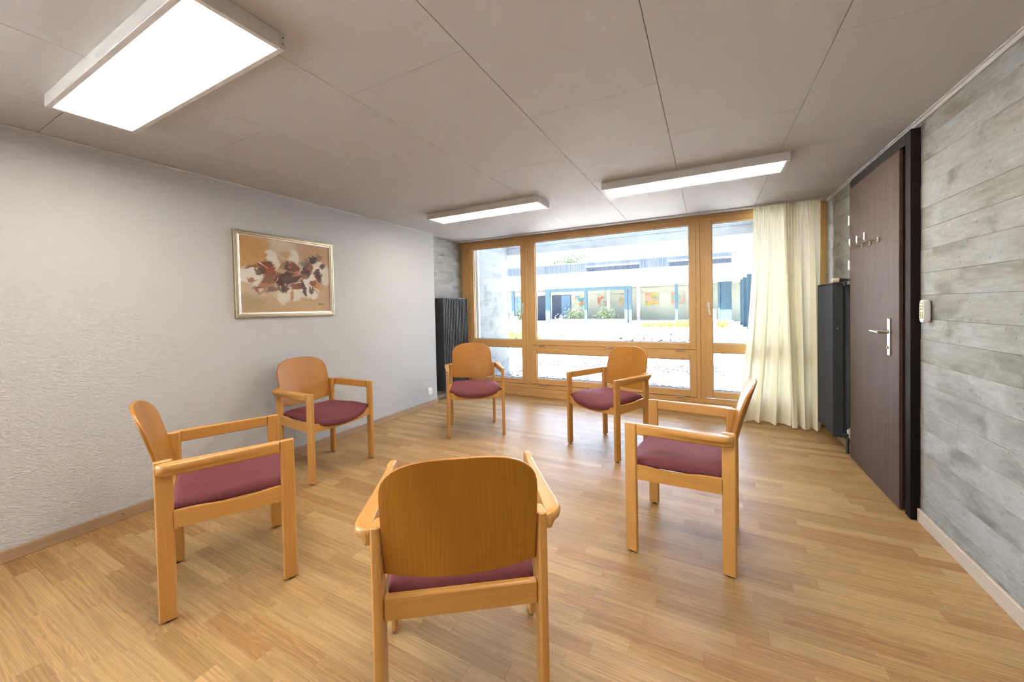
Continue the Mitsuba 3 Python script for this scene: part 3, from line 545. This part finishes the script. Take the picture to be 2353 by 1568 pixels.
# ------------------------------------------------------------------ the six armchairs
WF, WR, DP, AH = 0.538, 0.461, 0.428, 0.656
TOE = math.atan((WF-WR)/2/DP)
def chair_meshes():
    out = []
    leg = lambda z1: slab(0.027, 0.058, 0.009, 0.007, z1)
    for sx in (-1, 1):
        out.append(('leg', moved(leg(AH), sx*WF/2, DP/2, 0, sx*TOE), 'beech', 40, 2))
        out.append(('leg', moved(leg(AH+0.004), sx*WR/2, -DP/2, 0, sx*TOE), 'beech', 40, 2))
    for sx, sy in ((-1, 1), (1, 1), (-1, -1), (1, -1)):
        out.append(('glide', moved(lathe([(0.008, 0.0005), (0.010, 0.002), (0.010, 0.008)], 10), sx*(WF if sy > 0 else WR)/2, sy*DP/2, 0), 'black_rubber', 30, None))
    # arm: wide flat top that flares out to the rear over a narrower rail
    def arm():
        rings = []; zt = AH; zb = AH-0.054
        for y, o, e in ((DP/2-0.030, 0.0, 0), (0.12, 0.003, 0), (0.04, 0.009, 0), (-0.04, 0.015, 0), (-0.11, 0.021, 0), (-0.165, 0.026, 0), (-0.195, 0.025, .0), (-0.215, 0.020, .002), (-0.228, 0.010, .006), (-0.234, 0.0, .012)):
            xi = WF/2-0.0135 + (WR/2+0.0137 - (WF/2-0.0135))*(DP/2-0.03 - y)/(DP-0.03); b = xi+0.027; oo = max(xi+0.004, b+o-e); t = zt-e*0.6; lo = zb+e*0.8; b2 = b-e*0.9; c = min(1.0, o/0.012)
            ring = [(xi+0.003, lo), (b2-0.006, lo), (b2-0.001, lo+0.005), (b2, zt-0.040), (b2+(oo-b2)*0.25*c, zt-0.034), (b2+(oo-b2)*0.75*c, zt-0.027), (oo-0.001, zt-0.021), (oo, zt-0.014), (oo-0.001, t-0.006), (oo-0.005, t-0.001), (oo-0.010, t), (xi+0.004, t), (xi+0.001, t-0.002), (xi, t-0.006), (xi, lo+0.003)]
            rings.append([(x, y, z) for x, z in ring])
        return loft(rings)
    a = arm(); 
    out.append(('armrest', a, 'beech', 35, 1)); out.append(('armrest', mirrored(a), 'beech', 35, 1))
    # seat frame
    for sx in (-1, 1):
        rings = []
        for k in range(9):
            q = k/8; y = DP/2-0.028 - q*(DP-0.056); x = sx*(WF/2 + (WR-WF)/2*(DP/2-y)/DP); zt = 0.446 - 0.012*math.sin(PI*min(1, q*1.15))**2; zb = 0.376
            rings.append([(x-0.010, y, zb), (x+0.010, y, zb), (x+0.010, y, zt), (x-0.010, y, zt)])
        m = loft(rings); m.faces = m.faces if sx else m.faces
        out.append(('side_rail', m, 'beech', 30, 1))
    rings = []
    for k in range(13):
        x = -WF/2+0.0135 + k/12*(WF-0.027); q = 1-(2*x/WF)**2; y = DP/2+0.004
        rings.append([(x, y-0.011, 0.378-0.014*q), (x, y+0.011, 0.378-0.014*q), (x, y+0.011, 0.444-0.040*q), (x, y-0.011, 0.444-0.040*q)])
    out.append(('front_rail', loft(rings), 'beech', 30, 0))
    out.append(('rear_rail', cbox(-WR/2+0.0135, WR/2-0.0135, -DP/2-0.012, -DP/2+0.012, 0.386, 0.452, 0.003), 'beech', False, 0))
    # cushion: rounded trapezoid, pillowed, dipping to the front
    pts = []
    yf, yr = DP/2+0.046, -DP/2+0.012
    for k in range(25):
        x = -0.255 + 0.51*k/24; pts.append((x, yf - 0.040*abs(x/0.255)**2.6 - 0.010*(x/0.255)**2))
    for k in range(9): pts.append((0.255 - (0.255-0.212)*(k+1)/9 , yf-0.05 - (yf-0.05-yr-0.02)*(k+1)/9))
    for k in range(9): x = 0.205 - 0.41*k/8; pts.append((x, yr))
    for k in range(9): pts.append((-0.212 - (0.255-0.212)*k/9, yr+0.02 + (yf-0.05-yr-0.02)*k/9))
    m = plate(np.array(pts)[::-1], 0.06, [(.955, 0.0), (.985, .004), (1, .014), (1, .024), (.985, .036), (.955, .046), (.90, .052), (.80, .055)], 0.028)
    v = m.vertices; x, y, z = v.T; fr = np.clip((y-0.06)/0.18, 0, 1); q = 1-(x/0.26)**2
    v[:, 2] = 0.434 + z*(0.92+0.10*q) - 0.052*fr**2*(0.25+0.75*q) - 0.008*np.clip((0.0-y)/0.2, 0, 1) - 0.010*np.exp(-((y+0.02)/0.10)**2)*q
    m.vertices = v
    if m.volume < 0: m.faces = m.faces[:, ::-1]
    out.append(('seat_cushion', m, 'burgundy', 50, 'xy'))
    # bent plywood backrest
    o = []
    zb, zt, w, r = 0.512, 0.868, 0.215, 0.105
    for k in range(17): x = -w + 2*w*k/16; o.append((x, zb - 0.016*(1-(x/w)**2)))
    zc, n_ = 0.735, 2.7
    o += [(w+0.001, 0.60), (w+0.002, 0.66), (w+0.001, 0.71)]
    th = np.linspace(0, PI, 47)
    o += [(w*np.sign(math.cos(a))*abs(math.cos(a))**(2/n_), zc + (zt-zc)*math.sin(a)**(2/n_)) for a in th]
    o += [(-w-0.001, 0.71), (-w-0.002, 0.66), (-w-0.001, 0.60)]
    m = plate(np.array(o), 0.013, [(.988, 0), (.997, .002), (1, .0045), (1, .0085), (.997, .011), (.988, .013)], 0.022)
    v = m.vertices; x, h, t = v[:, 0].copy(), v[:, 1].copy(), v[:, 2].copy()
    s = np.clip((h-0.50)/0.37, 0, 1); lean = -0.098*s**1.15
    y = -DP/2 - 0.004 + lean + 0.026*(x/0.215)**2*(0.75+0.4*s) - t
    m.vertices = np.c_[x, y, h]
    if m.volume < 0: m.faces = m.faces[:, ::-1]
    out.append(('backrest', m, 'beech_ply', 40, 2))
    return out
CH = []
for name, m, mat, sm, g in chair_meshes():
    if g == 'xy':
        mm = trimesh.graph.smooth_shade(m, angle=math.radians(sm), facet_minarea=None); v = np.asarray(mm.vertices)
        CH.append((name, mikit.ply(mm, mat, True, uv=np.c_[(v[:, 0]+v[:, 1]), (v[:, 0]-v[:, 1])]*1.0 + np.c_[v[:, 2], v[:, 2]*0.3])))
    elif name == 'backrest':
        mm = trimesh.graph.smooth_shade(m, angle=math.radians(sm), facet_minarea=None); v = np.asarray(mm.vertices)
        CH.append((name, mikit.ply(mm, mat, True, uv=np.c_[v[:, 2], v[:, 0]])))
    else: CH.append((name, shape(m, mat, sm, g, off=(rng.uniform(0, 3), rng.uniform(0, 3)))))
for x, y, a, lab in ((-2.081, 0.962, 335.86, 'wooden armchair at the far left, facing away towards the windows, burgundy seat'),
                     (-2.755, 1.965, 270.34, 'wooden armchair with its back to the white wall, below and right of the painting'),
                     (-2.142, 3.230, 217.73, 'wooden armchair standing in front of the niche radiator'),
                     (-0.781, 3.314, 152.48, 'wooden armchair in front of the middle window, turned with its back to the low pane'),
                     (-0.113, 2.191, 85.47, 'wooden armchair at the right, seen from its side, in front of the curtain'),
                     (-0.752, 1.040, 34.94, 'wooden armchair nearest the viewer, seen from behind with its whole back panel')):
    k = thing('armchair', lab, 'chair', 'wooden armchairs set in a circle')
    tw = T().translate([x, y, 0]).rotate([0, 0, 1], a)
    for name, d in CH: part(k, name, {**d, 'to_world': tw})
# ------------------------------------------------------------------ outdoors: own building
G = -0.05
struct('ground', shape(joined(cbox(-60, 40, D+0.1, 90, -0.6, G, 0.01), cbox(-60, XN-0.26, -60, D+0.1, -0.6, G, 0.01), cbox(XN-0.26, 40, -60, YB-0.2, -0.6, G, 0.01)), 'paving'))
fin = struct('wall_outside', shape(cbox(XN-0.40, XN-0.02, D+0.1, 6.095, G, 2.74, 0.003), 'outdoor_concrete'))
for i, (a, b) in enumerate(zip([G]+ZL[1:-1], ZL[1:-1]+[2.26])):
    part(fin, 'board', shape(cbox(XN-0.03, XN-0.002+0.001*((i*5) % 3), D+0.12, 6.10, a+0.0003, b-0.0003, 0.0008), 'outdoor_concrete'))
solid('guide_rail', shape(joined(cbox(XN+0.001, XN+0.05, 5.14, 5.19, G, 2.24, 0.003), cbox(XN+0.012, XN+0.040, 5.19, 5.20, G, 2.24, 0.001)), 'spacer'), 'pale vertical blind guide rail against the concrete wall outside the left window', 'guide rail')
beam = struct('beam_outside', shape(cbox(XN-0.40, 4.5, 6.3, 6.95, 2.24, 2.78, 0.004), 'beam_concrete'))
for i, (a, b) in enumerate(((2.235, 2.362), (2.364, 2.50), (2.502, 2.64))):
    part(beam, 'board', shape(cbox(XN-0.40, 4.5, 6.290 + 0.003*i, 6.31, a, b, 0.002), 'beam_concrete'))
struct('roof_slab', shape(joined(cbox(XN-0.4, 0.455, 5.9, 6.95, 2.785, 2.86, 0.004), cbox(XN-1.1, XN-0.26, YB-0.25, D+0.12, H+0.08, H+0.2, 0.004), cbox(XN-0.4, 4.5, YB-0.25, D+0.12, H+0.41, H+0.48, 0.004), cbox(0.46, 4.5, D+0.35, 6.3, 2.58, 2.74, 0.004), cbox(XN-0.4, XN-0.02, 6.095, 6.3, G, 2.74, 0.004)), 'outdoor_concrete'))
struct('wall_right_outside', shape(cbox(XR+0.26, XR+0.8, D+0.1, 5.6, G, 2.58, 0.004), 'outdoor_concrete'))

# gravel: bed and loose stones
struct('gravel_ground', shape(joined(cbox(-6.5, 0.34, D+0.15, 8.9, G-0.01, G+0.008, 0.003), cbox(-1.75, 0.34, 8.9, 12.0, G-0.01, G+0.008, 0.003)), 'gravel_bed'))
oct_ = trimesh.creation.icosphere(subdivisions=0)
def pebbles(n, seed, mat):
    r = np.random.default_rng(seed); V, F = [], []
    for i in range(n):
        if r.random() < 0.72: x, y = r.uniform(-3.6, 0.33), r.uniform(6.0, 8.9)
        else: x, y = r.uniform(-1.7, 0.33), r.uniform(8.9, 11.9)
        s = r.uniform(0.010, 0.026)*np.array([1, r.uniform(.7, 1.2), r.uniform(.5, .8)]); v = oct_.vertices*s*r.uniform(.8, 1.2, (12, 1))
        V.append(v + np.array([x, y, G+0.010])); F.append(oct_.faces + 12*i)
    return trimesh.Trimesh(np.vstack(V), np.vstack(F), process=False)
gk = thing('gravel', 'pale gravel with darker pebbles strewn outside the low windows', 'gravel', kind='stuff')
part(gk, 'pale_pebbles', shape(joined(pebbles(4200, 5, 0)), 'pebble'), kind='stuff')
part(gk, 'dark_pebbles', shape(joined(pebbles(2200, 6, 0)), 'pebble_dark'), kind='stuff')

# ------------------------------------------------------------------ outdoors: building across the court (facade y = FB)
FB = 26.7
fb = thing('corridor_building', 'low white building with a glazed corridor across the courtyard', 'building')
FX0, FX1 = -22.0, 1.45
part(fb, 'fascia', shape(cbox(FX0, FX1, FB-1.05, FB+0.3, 2.60, 3.38, 0.02), 'render_white'))
part(fb, 'gutter', shape(cbox(FX0, FX1, FB-1.0, FB+0.2, 3.38, 3.50, 0.03), 'pale_steel'))
part(fb, 'gutter', shape(cbox(FX0, FX1, FB-0.8, FB+0.3, 3.50, 3.66, 0.03), 'render_white'))
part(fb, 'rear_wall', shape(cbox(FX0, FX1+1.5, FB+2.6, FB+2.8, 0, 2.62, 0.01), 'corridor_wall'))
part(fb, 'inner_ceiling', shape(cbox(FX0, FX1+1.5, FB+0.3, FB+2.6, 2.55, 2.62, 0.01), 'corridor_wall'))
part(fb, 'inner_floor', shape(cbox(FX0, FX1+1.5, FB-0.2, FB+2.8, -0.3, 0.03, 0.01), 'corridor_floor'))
part(fb, 'picture_ledge', shape(cbox(-10.0, FX1, FB+2.55, FB+2.6, 2.12, 2.16, 0.005), 'corridor_wall'))
part(fb, 'roof', shape(cbox(FX0, FX1+0.3, FB+0.6, FB+7, 3.4, 4.40, 0.05), 'render_white'))
px0 = -11.45
k = -8
while px0 + 0.40*(k+1) < FX1 - 0.02:
    a = px0 + 0.402*k; k += 1
    m = cbox(a+0.012, a+0.390, FB+0.20, FB+0.25, 3.62, 4.40, 0.008)
    part(fb, 'roof_panel', shape(m, 'sheet_metal'))
    part(fb, 'seam', shape(cbox(a-0.014, a+0.014, FB+0.16, FB+0.27, 3.62, 4.41, 0.004), 'dark_door'))
part(fb, 'roof_edge', shape(cbox(FX0, FX1+0.3, FB+0.30, FB+1.2, 4.40, 4.50, 0.02), 'pale_steel'))
for a, b in ((-7.8, -4.1), (-2.23, 1.35)): part(fb, 'ledge', shape(cbox(a, b, FB-0.05, FB+0.45, 4.06, 4.13, 0.01), 'render_white'))
for cx_, w_, h_ in ((-9.2, 1.15, 0.45), (-5.0, 1.0, 0.3), (-1.5, 1.2, 0.4)):   # roof lights
    m = trimesh.Trimesh(np.array([[cx_-w_, FB+2, 4.4], [cx_+w_, FB+2, 4.4], [cx_+w_, FB+4, 4.4], [cx_-w_, FB+4, 4.4], [cx_, FB+3, 4.42+h_]]), np.array([[0, 1, 4], [1, 2, 4], [2, 3, 4], [3, 0, 4]]), process=False)
    part(fb, 'roof_light', shape(m, 'render_white'))
for a, b in ((-13.9, -13.68), (-10.98, -10.60), (-7.93, -7.72), (-5.09, -4.86), (-4.80, -4.58), (-1.85, -1.68), (0.60, 0.74), (-17.5, -17.2)):
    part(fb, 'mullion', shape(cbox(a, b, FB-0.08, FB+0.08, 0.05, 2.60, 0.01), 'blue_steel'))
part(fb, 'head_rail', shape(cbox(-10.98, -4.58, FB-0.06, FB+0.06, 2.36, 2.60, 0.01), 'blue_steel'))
for a, b in ((-10.6, -7.93), (-7.72, -5.09)): part(fb, 'sill', shape(cbox(a, b, FB-0.05, FB+0.05, 0.05, 0.30, 0.01), 'pale_steel'))
for a, b in ((-22, -10.98), (-4.58, FX1)): part(fb, 'sill', shape(cbox(a, b, FB-0.05, FB+0.05, 0.05, 0.20, 0.01), 'pale_steel'))
xs = [-22, -17.35, -13.8, -10.8, -7.82, -4.84, -1.76, 0.67]
for a, b in zip(xs[:-1], xs[1:]): part(fb, 'pane', shape(quad([(a, FB, 0.2), (b, FB, 0.2), (b, FB, 2.5), (a, FB, 2.5)]), 'far_glass'))
part(fb, 'wide_panel', shape(cbox(0.74, 1.35, FB-0.03, FB+0.05, 0.05, 2.60, 0.01), 'blue_steel'))
for a, b, m_ in ((-11.9, -11.0, 'dark_door'), (-10.7, -9.9, 'dark_door'), (-9.95, -9.2, 'blue_door'), (-14.0, -13.0, 'blue_door')):
    part(fb, 'inner_door', shape(cbox(a*1.07, b*1.07, FB+2.5, FB+2.62, 0.03, 2.18, 0.01), m_))
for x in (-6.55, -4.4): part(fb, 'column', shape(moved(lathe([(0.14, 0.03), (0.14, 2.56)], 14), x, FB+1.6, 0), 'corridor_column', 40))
def art_fn(i, cols_):
    def fn(p, n, uv):
        w = fbm(uv.x*3, uv.y*3, i*9, 3); a = noise(uv.x*3.2 + w*2, uv.y*3.2, i*7 + 1); b = noise(uv.x*4 + w, uv.y*4, i*5 + 3)
        c = mix(cols_[0], cols_[1], smoothstep(0.35, 0.6, a)); c = mix(c, cols_[2], smoothstep(0.55, 0.7, b)); return mix(c, cols_[3], smoothstep(0.7, 0.8, noise(uv.x*5, uv.y*5 + w*3, i)))
    return fn
arts = (((-9.48, -8.55), ((0.018, 0.052, 0.069), (0.085, 0.089, 0.054), (0.115, 0.046, 0.028), (0.115, 0.108, 0.085)), 'teal and orange painting, leftmost on the corridor wall across the courtyard'),
        ((-7.65, -6.72), ((0.115, 0.108, 0.092), (0.108, 0.031, 0.022), (0.069, 0.092, 0.077), (0.046, 0.043, 0.046)), 'white and red painting on the corridor wall, second from the left'),
        ((-5.95, -5.30), ((0.108, 0.105, 0.077), (0.092, 0.065, 0.034), (0.062, 0.077, 0.062), (0.115, 0.108, 0.092)), 'olive painting on the corridor wall, half behind a mullion'),
        ((-4.06, -3.16), ((0.123, 0.049, 0.037), (0.120, 0.092, 0.018), (0.131, 0.069, 0.062), (0.028, 0.069, 0.037)), 'red and yellow painting on the corridor wall, fourth from the left'),
        ((-2.30, -1.38), ((0.092, 0.077, 0.085), (0.038, 0.077, 0.069), (0.108, 0.054, 0.038), (0.115, 0.105, 0.069)), 'green and mauve painting, rightmost on the corridor wall'))
for i, ((a, b), c, lab) in enumerate(arts):
    diffuse(f'art_paint_{i}', mikit.proc(art_fn(i, c)))
    t = thing('corridor_painting', lab, 'painting', 'paintings along the corridor across the courtyard')
    cx_ = (a+b)/2
    part(t, 'frame', shape(cbox(a-0.02, b+0.02, FB+2.55, FB+2.585, 1.23, 2.12, 0.004), 'corridor_wall'))
    m = quad([(a, FB+2.545, 1.25), (b, FB+2.545, 1.25), (b, FB+2.545, 2.10), (a, FB+2.545, 2.10)])
    part(t, 'canvas', mikit.ply(m, f'art_paint_{i}', False, uv=np.array([[0, 0], [1, 0], [1, 1], [0, 1.0]])))

# right wing with its row of posts
rw = thing('side_wing', 'white side wing with blue posts running along the right of the courtyard', 'building')
part(rw, 'fascia', shape(cbox(1.45, 1.75, 7.2, FB-1.07, 2.62, 3.24, 0.02), 'render_white'))
part(rw, 'soffit', shape(cbox(1.75, 3.2, 7.2, FB-1.07, 2.62, 2.70, 0.01), 'render_white'))
part(rw, 'roof_edge', shape(cbox(1.40, 1.85, 7.2, FB-1.07, 3.24, 3.32, 0.02), 'pale_steel'))
part(rw, 'roof', shape(cbox(1.85, 7, 7.2, FB-1.07, 2.9, 3.26, 0.02), 'render_white'))
part(rw, 'wall', shape(cbox(2.7, 2.9, 7.2, FB, G, 2.65, 0.01), 'render_white'))
for y in (25.4, 23.6, 21.2, 18.4, 15.6, 12.8, 10.0):
    part(rw, 'post', shape(cbox(1.72, 1.98, y, y+0.22, G, 2.62, 0.01), 'blue_steel'))
for a, b in ((25.7, 26.6), (22.0, 23.4), (19.0, 21.0), (16.2, 18.2), (13.4, 15.4)):
    part(rw, 'door_panel', shape(cbox(2.62, 2.70, a, b, G+0.05, 2.4, 0.01), 'blue_door'))

# ------------------------------------------------------------------ courtyard things
def blob(r, sub, amp, seed, sc=(1, 1, 1)):
    m = trimesh.creation.icosphere(subdivisions=sub); v = m.vertices; m.vertices = v*(1 + amp*(meshkit.fbm(v*1.7 + 11*seed, 3, seed) - 0.5)[:, None]*2)*r*np.array(sc); return m
rg = np.random.default_rng(21)
n_rock = 0
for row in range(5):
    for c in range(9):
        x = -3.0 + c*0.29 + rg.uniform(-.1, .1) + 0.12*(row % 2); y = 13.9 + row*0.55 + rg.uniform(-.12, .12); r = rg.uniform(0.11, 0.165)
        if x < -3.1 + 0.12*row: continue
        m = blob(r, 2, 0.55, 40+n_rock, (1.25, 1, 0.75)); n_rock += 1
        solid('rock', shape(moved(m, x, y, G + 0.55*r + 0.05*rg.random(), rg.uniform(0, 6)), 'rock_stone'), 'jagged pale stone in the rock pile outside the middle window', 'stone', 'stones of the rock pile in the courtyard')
for i, (x, y, w, l, a, lab) in enumerate(((-4.0, 14.6, 0.55, 3.2, -0.42, 'nearest of the three long stone slabs left of the rock pile'), (-4.15, 16.9, 0.5, 2.2, -0.42, 'middle of the three long stone slabs left of the rock pile'), (-4.7, 18.6, 0.5, 2.0, -0.42, 'farthest of the three long stone slabs left of the rock pile'))):
    solid('stone_slab', shape(moved(cbox(-w/2, w/2, -l/2, l/2, 0, 0.12, 0.01), x, y, G, a), 'paving'), lab, 'stone slab', 'long stone slabs')
solid('planter_wall', shape(moved(cbox(-1.6, 1.6, -0.09, 0.09, 0, 0.42, 0.015), -6.9, 15.2, G, 0.55), 'render_white'), 'low white planter wall left of the blue flower pot', 'low wall')
solid('kerb', shape(cbox(-3.6, 1.0, 20.0, 20.35, G, 0.12, 0.02), 'render_white'), 'long white kerb in front of the flower bed', 'kerb')
def leaves(n, seed, fn, size, up=0.5):
    r = np.random.default_rng(seed); V = []
    for i in range(n):
        p = fn(r); d = r.normal(size=3); d[2] = abs(d[2])*up + 0.1; d /= np.linalg.norm(d); s = np.cross(d, r.normal(size=3)); s /= np.linalg.norm(s); l = size*r.uniform(.6, 1.3)
        V += [p - s*l*0.32, p + d*l*0.5 - s*l*.30, p + d*l, p + s*l*.32]
    V = np.array(V); i = np.arange(n)*4
    return trimesh.Trimesh(V, np.vstack([np.c_[i, i+1, i+2], np.c_[i, i+2, i+3]]), process=False)
fbed = thing('flower_bed', 'row of lime green and orange flowers behind the kerb', 'flower bed', kind='stuff')
part(fbed, 'foliage', shape(leaves(5200, 3, lambda r: np.array([r.uniform(-3.1, 0.9), r.uniform(20.5, 22.0), r.uniform(G, 0.22)]), 0.10, 1.5), 'leaf_lime'), kind='stuff')
part(fbed, 'blossom', shape(leaves(1500, 4, lambda r: np.array([r.uniform(-1.5, 0.9) if r.random() < .8 else r.uniform(-3, 0.9), r.uniform(20.5, 22.0), r.uniform(0.15, 0.42)]), 0.065), 'petal_orange'), kind='stuff')
def tree(x, y, zc, rx, rz, seed, lab, n=5200):
    t = thing('tree', lab, 'tree', 'trees behind the building')
    tr = [tube([(x, y, G), (x+0.1, y, zc*0.5), (x, y, zc)], [0.3, 0.22, 0.1], 8)]; r0 = np.random.default_rng(seed)
    cl = [np.array([x, y, zc]) + np.array([r0.normal()*rx*.5, r0.normal()*rx*.5, r0.normal()*rz*.5]) for _ in range(16)]
    for c in cl: tr.append(tube([(x, y, zc*0.7), (np.array([x, y, zc*0.8]) + c)/2, c], [0.1, 0.06, 0.02], 6))
    part(t, 'trunk', shape(joined(*tr), 'bark', 40))
    def fn(r):
        d = r.normal(size=3); d /= np.linalg.norm(d); return cl[r.integers(len(cl))] + d*r.uniform(0.2, 1)**0.5*np.array([rx*.42, rx*.42, rz*.45])
    part(t, 'foliage', shape(leaves(n, seed, fn, 0.30), 'leaf_tree'), kind='stuff')
tree(-15.4, 44.0, 6.1, 4.0, 1.8, 31, 'broad tree over the roof behind the middle window')
tree(-27.5, 44.0, 5.6, 3.0, 2.4, 32, 'tree over the roof seen through the left window')
def shrub(x, y, r_, h, seed, lab):
    t = thing('shrub', lab, 'shrub', 'shrubs behind the corridor glass')
    part(t, 'stem', shape(joined(*[tube([(x, y, 0.02), (x+0.2*math.cos(a), y+0.2*math.sin(a), h*.6)], [0.02, 0.01], 6) for a in (0, 2.1, 4.2)]), 'bark'))
    part(t, 'foliage', shape(leaves(2200, seed, lambda r: np.array([x, y, 0.15]) + np.array([r.normal()*r_*.5, r.normal()*.2, abs(r.normal())*h*.55]), 0.085, 1.5), 'leaf_shrub'), kind='stuff')
shrub(-8.9, FB+0.7, 0.75, 0.75, 51, 'leafy shrub behind the corridor glass, under the teal painting')
shrub(-6.6, FB+0.7, 0.65, 0.75, 52, 'leafy shrub behind the corridor glass, under the red and white painting')
shrub(-13.3, FB+0.7, 0.7, 1.1, 53, 'leafy shrub behind the corridor glass, seen through the left window')
pot = thing('flower_pot', 'blue glazed bowl with a pale flowering plant on the courtyard paving', 'flower pot')
px_, py_ = -5.0, 13.6
part(pot, 'bowl', shape(moved(lathe([(0.10, 0), (0.13, 0.02), (0.19, 0.14), (0.21, 0.20), (0.20, 0.205), (0.17, 0.17), (0.0, 0.16)], 20), px_, py_, G), 'blue_glaze', 35))
part(pot, 'stem', shape(joined(*[tube([(px_, py_, 0.1), (px_+dx*.5, py_, 0.35), (px_+dx, py_, h)], [0.012, 0.009, 0.005], 6) for dx, h in ((-0.12, 0.65), (0.03, 0.8), (0.14, 0.5), (-0.02, 0.4))]), 'bark'))
part(pot, 'blossom', shape(leaves(700, 9, lambda r: np.array([px_, py_, 0.50]) + np.array([r.normal()*.13, r.normal()*.1, r.normal()*.17]), 0.05), 'petal_pink'), kind='stuff')
af = thing('folding_board', 'small white A-frame board on the courtyard paving', 'board')
for s in (-1, 1): part(af, 'board_leaf', shape(loft([[(-3.72+s*0.22, 14.2, G), (-3.72+s*0.18, 14.2, G), (-3.72-s*0.01, 14.2, 0.42), (-3.72+s*0.03, 14.2, 0.42)], [(-3.72+s*0.22, 14.6, G), (-3.72+s*0.18, 14.6, G), (-3.72-s*0.01, 14.6, 0.42), (-3.72+s*0.03, 14.6, 0.42)]]), 'render_white'))
for x, lab in ((-9.35, 'left of two pale garden chairs seen through the left window'), (-8.75, 'right of two pale garden chairs seen through the left window')):
    t = thing('garden_chair', lab, 'chair', 'pale garden chairs')
    y = 17.0
    part(t, 'seat', shape(cbox(x-0.24, x+0.24, y, y+0.45, 0.30, 0.33, 0.01), 'pale_steel'))
    part(t, 'backrest', shape(cbox(x-0.24, x+0.24, y-0.05, y-0.02, 0.33, 0.80, 0.01), 'pale_steel'))
    for sx in (-0.22, 0.22):
        for sy in (0.0, 0.43): part(t, 'leg', shape(tube([(x+sx, y+sy, G), (x+sx, y+sy, 0.31)], 0.015, 8), 'steel'))
gr = thing('grass_tuft', 'patch of yellow green grass at the foot of the concrete wall outside the left window', 'grass', kind='stuff')
scene[gr] = shape(leaves(900, 14, lambda r: np.array([r.uniform(-8.2, -5.9), r.uniform(12.6, 13.8), G+r.uniform(0, .1)]), 0.22, 2.5), 'leaf_lime')
solid('white_post', shape(slab(0.10, 0.10, 0.02, 0, 1.12, 0.01), 'render_white', 35) | {'to_world': T().translate([0.21, 13.4, G])}, 'white post standing in the courtyard, seen beside the right window handle', 'post')
bn = thing('low_bench', 'low grey bench in the courtyard seen through the right window', 'bench')
part(bn, 'top', shape(cbox(0.45, 1.05, 15.2, 15.6, 0.12, 0.20, 0.01), 'grey_board'))
for x in (0.5, 0.94): part(bn, 'leg', shape(cbox(x, x+0.06, 15.25, 15.55, G, 0.12, 0.005), 'grey_board'))
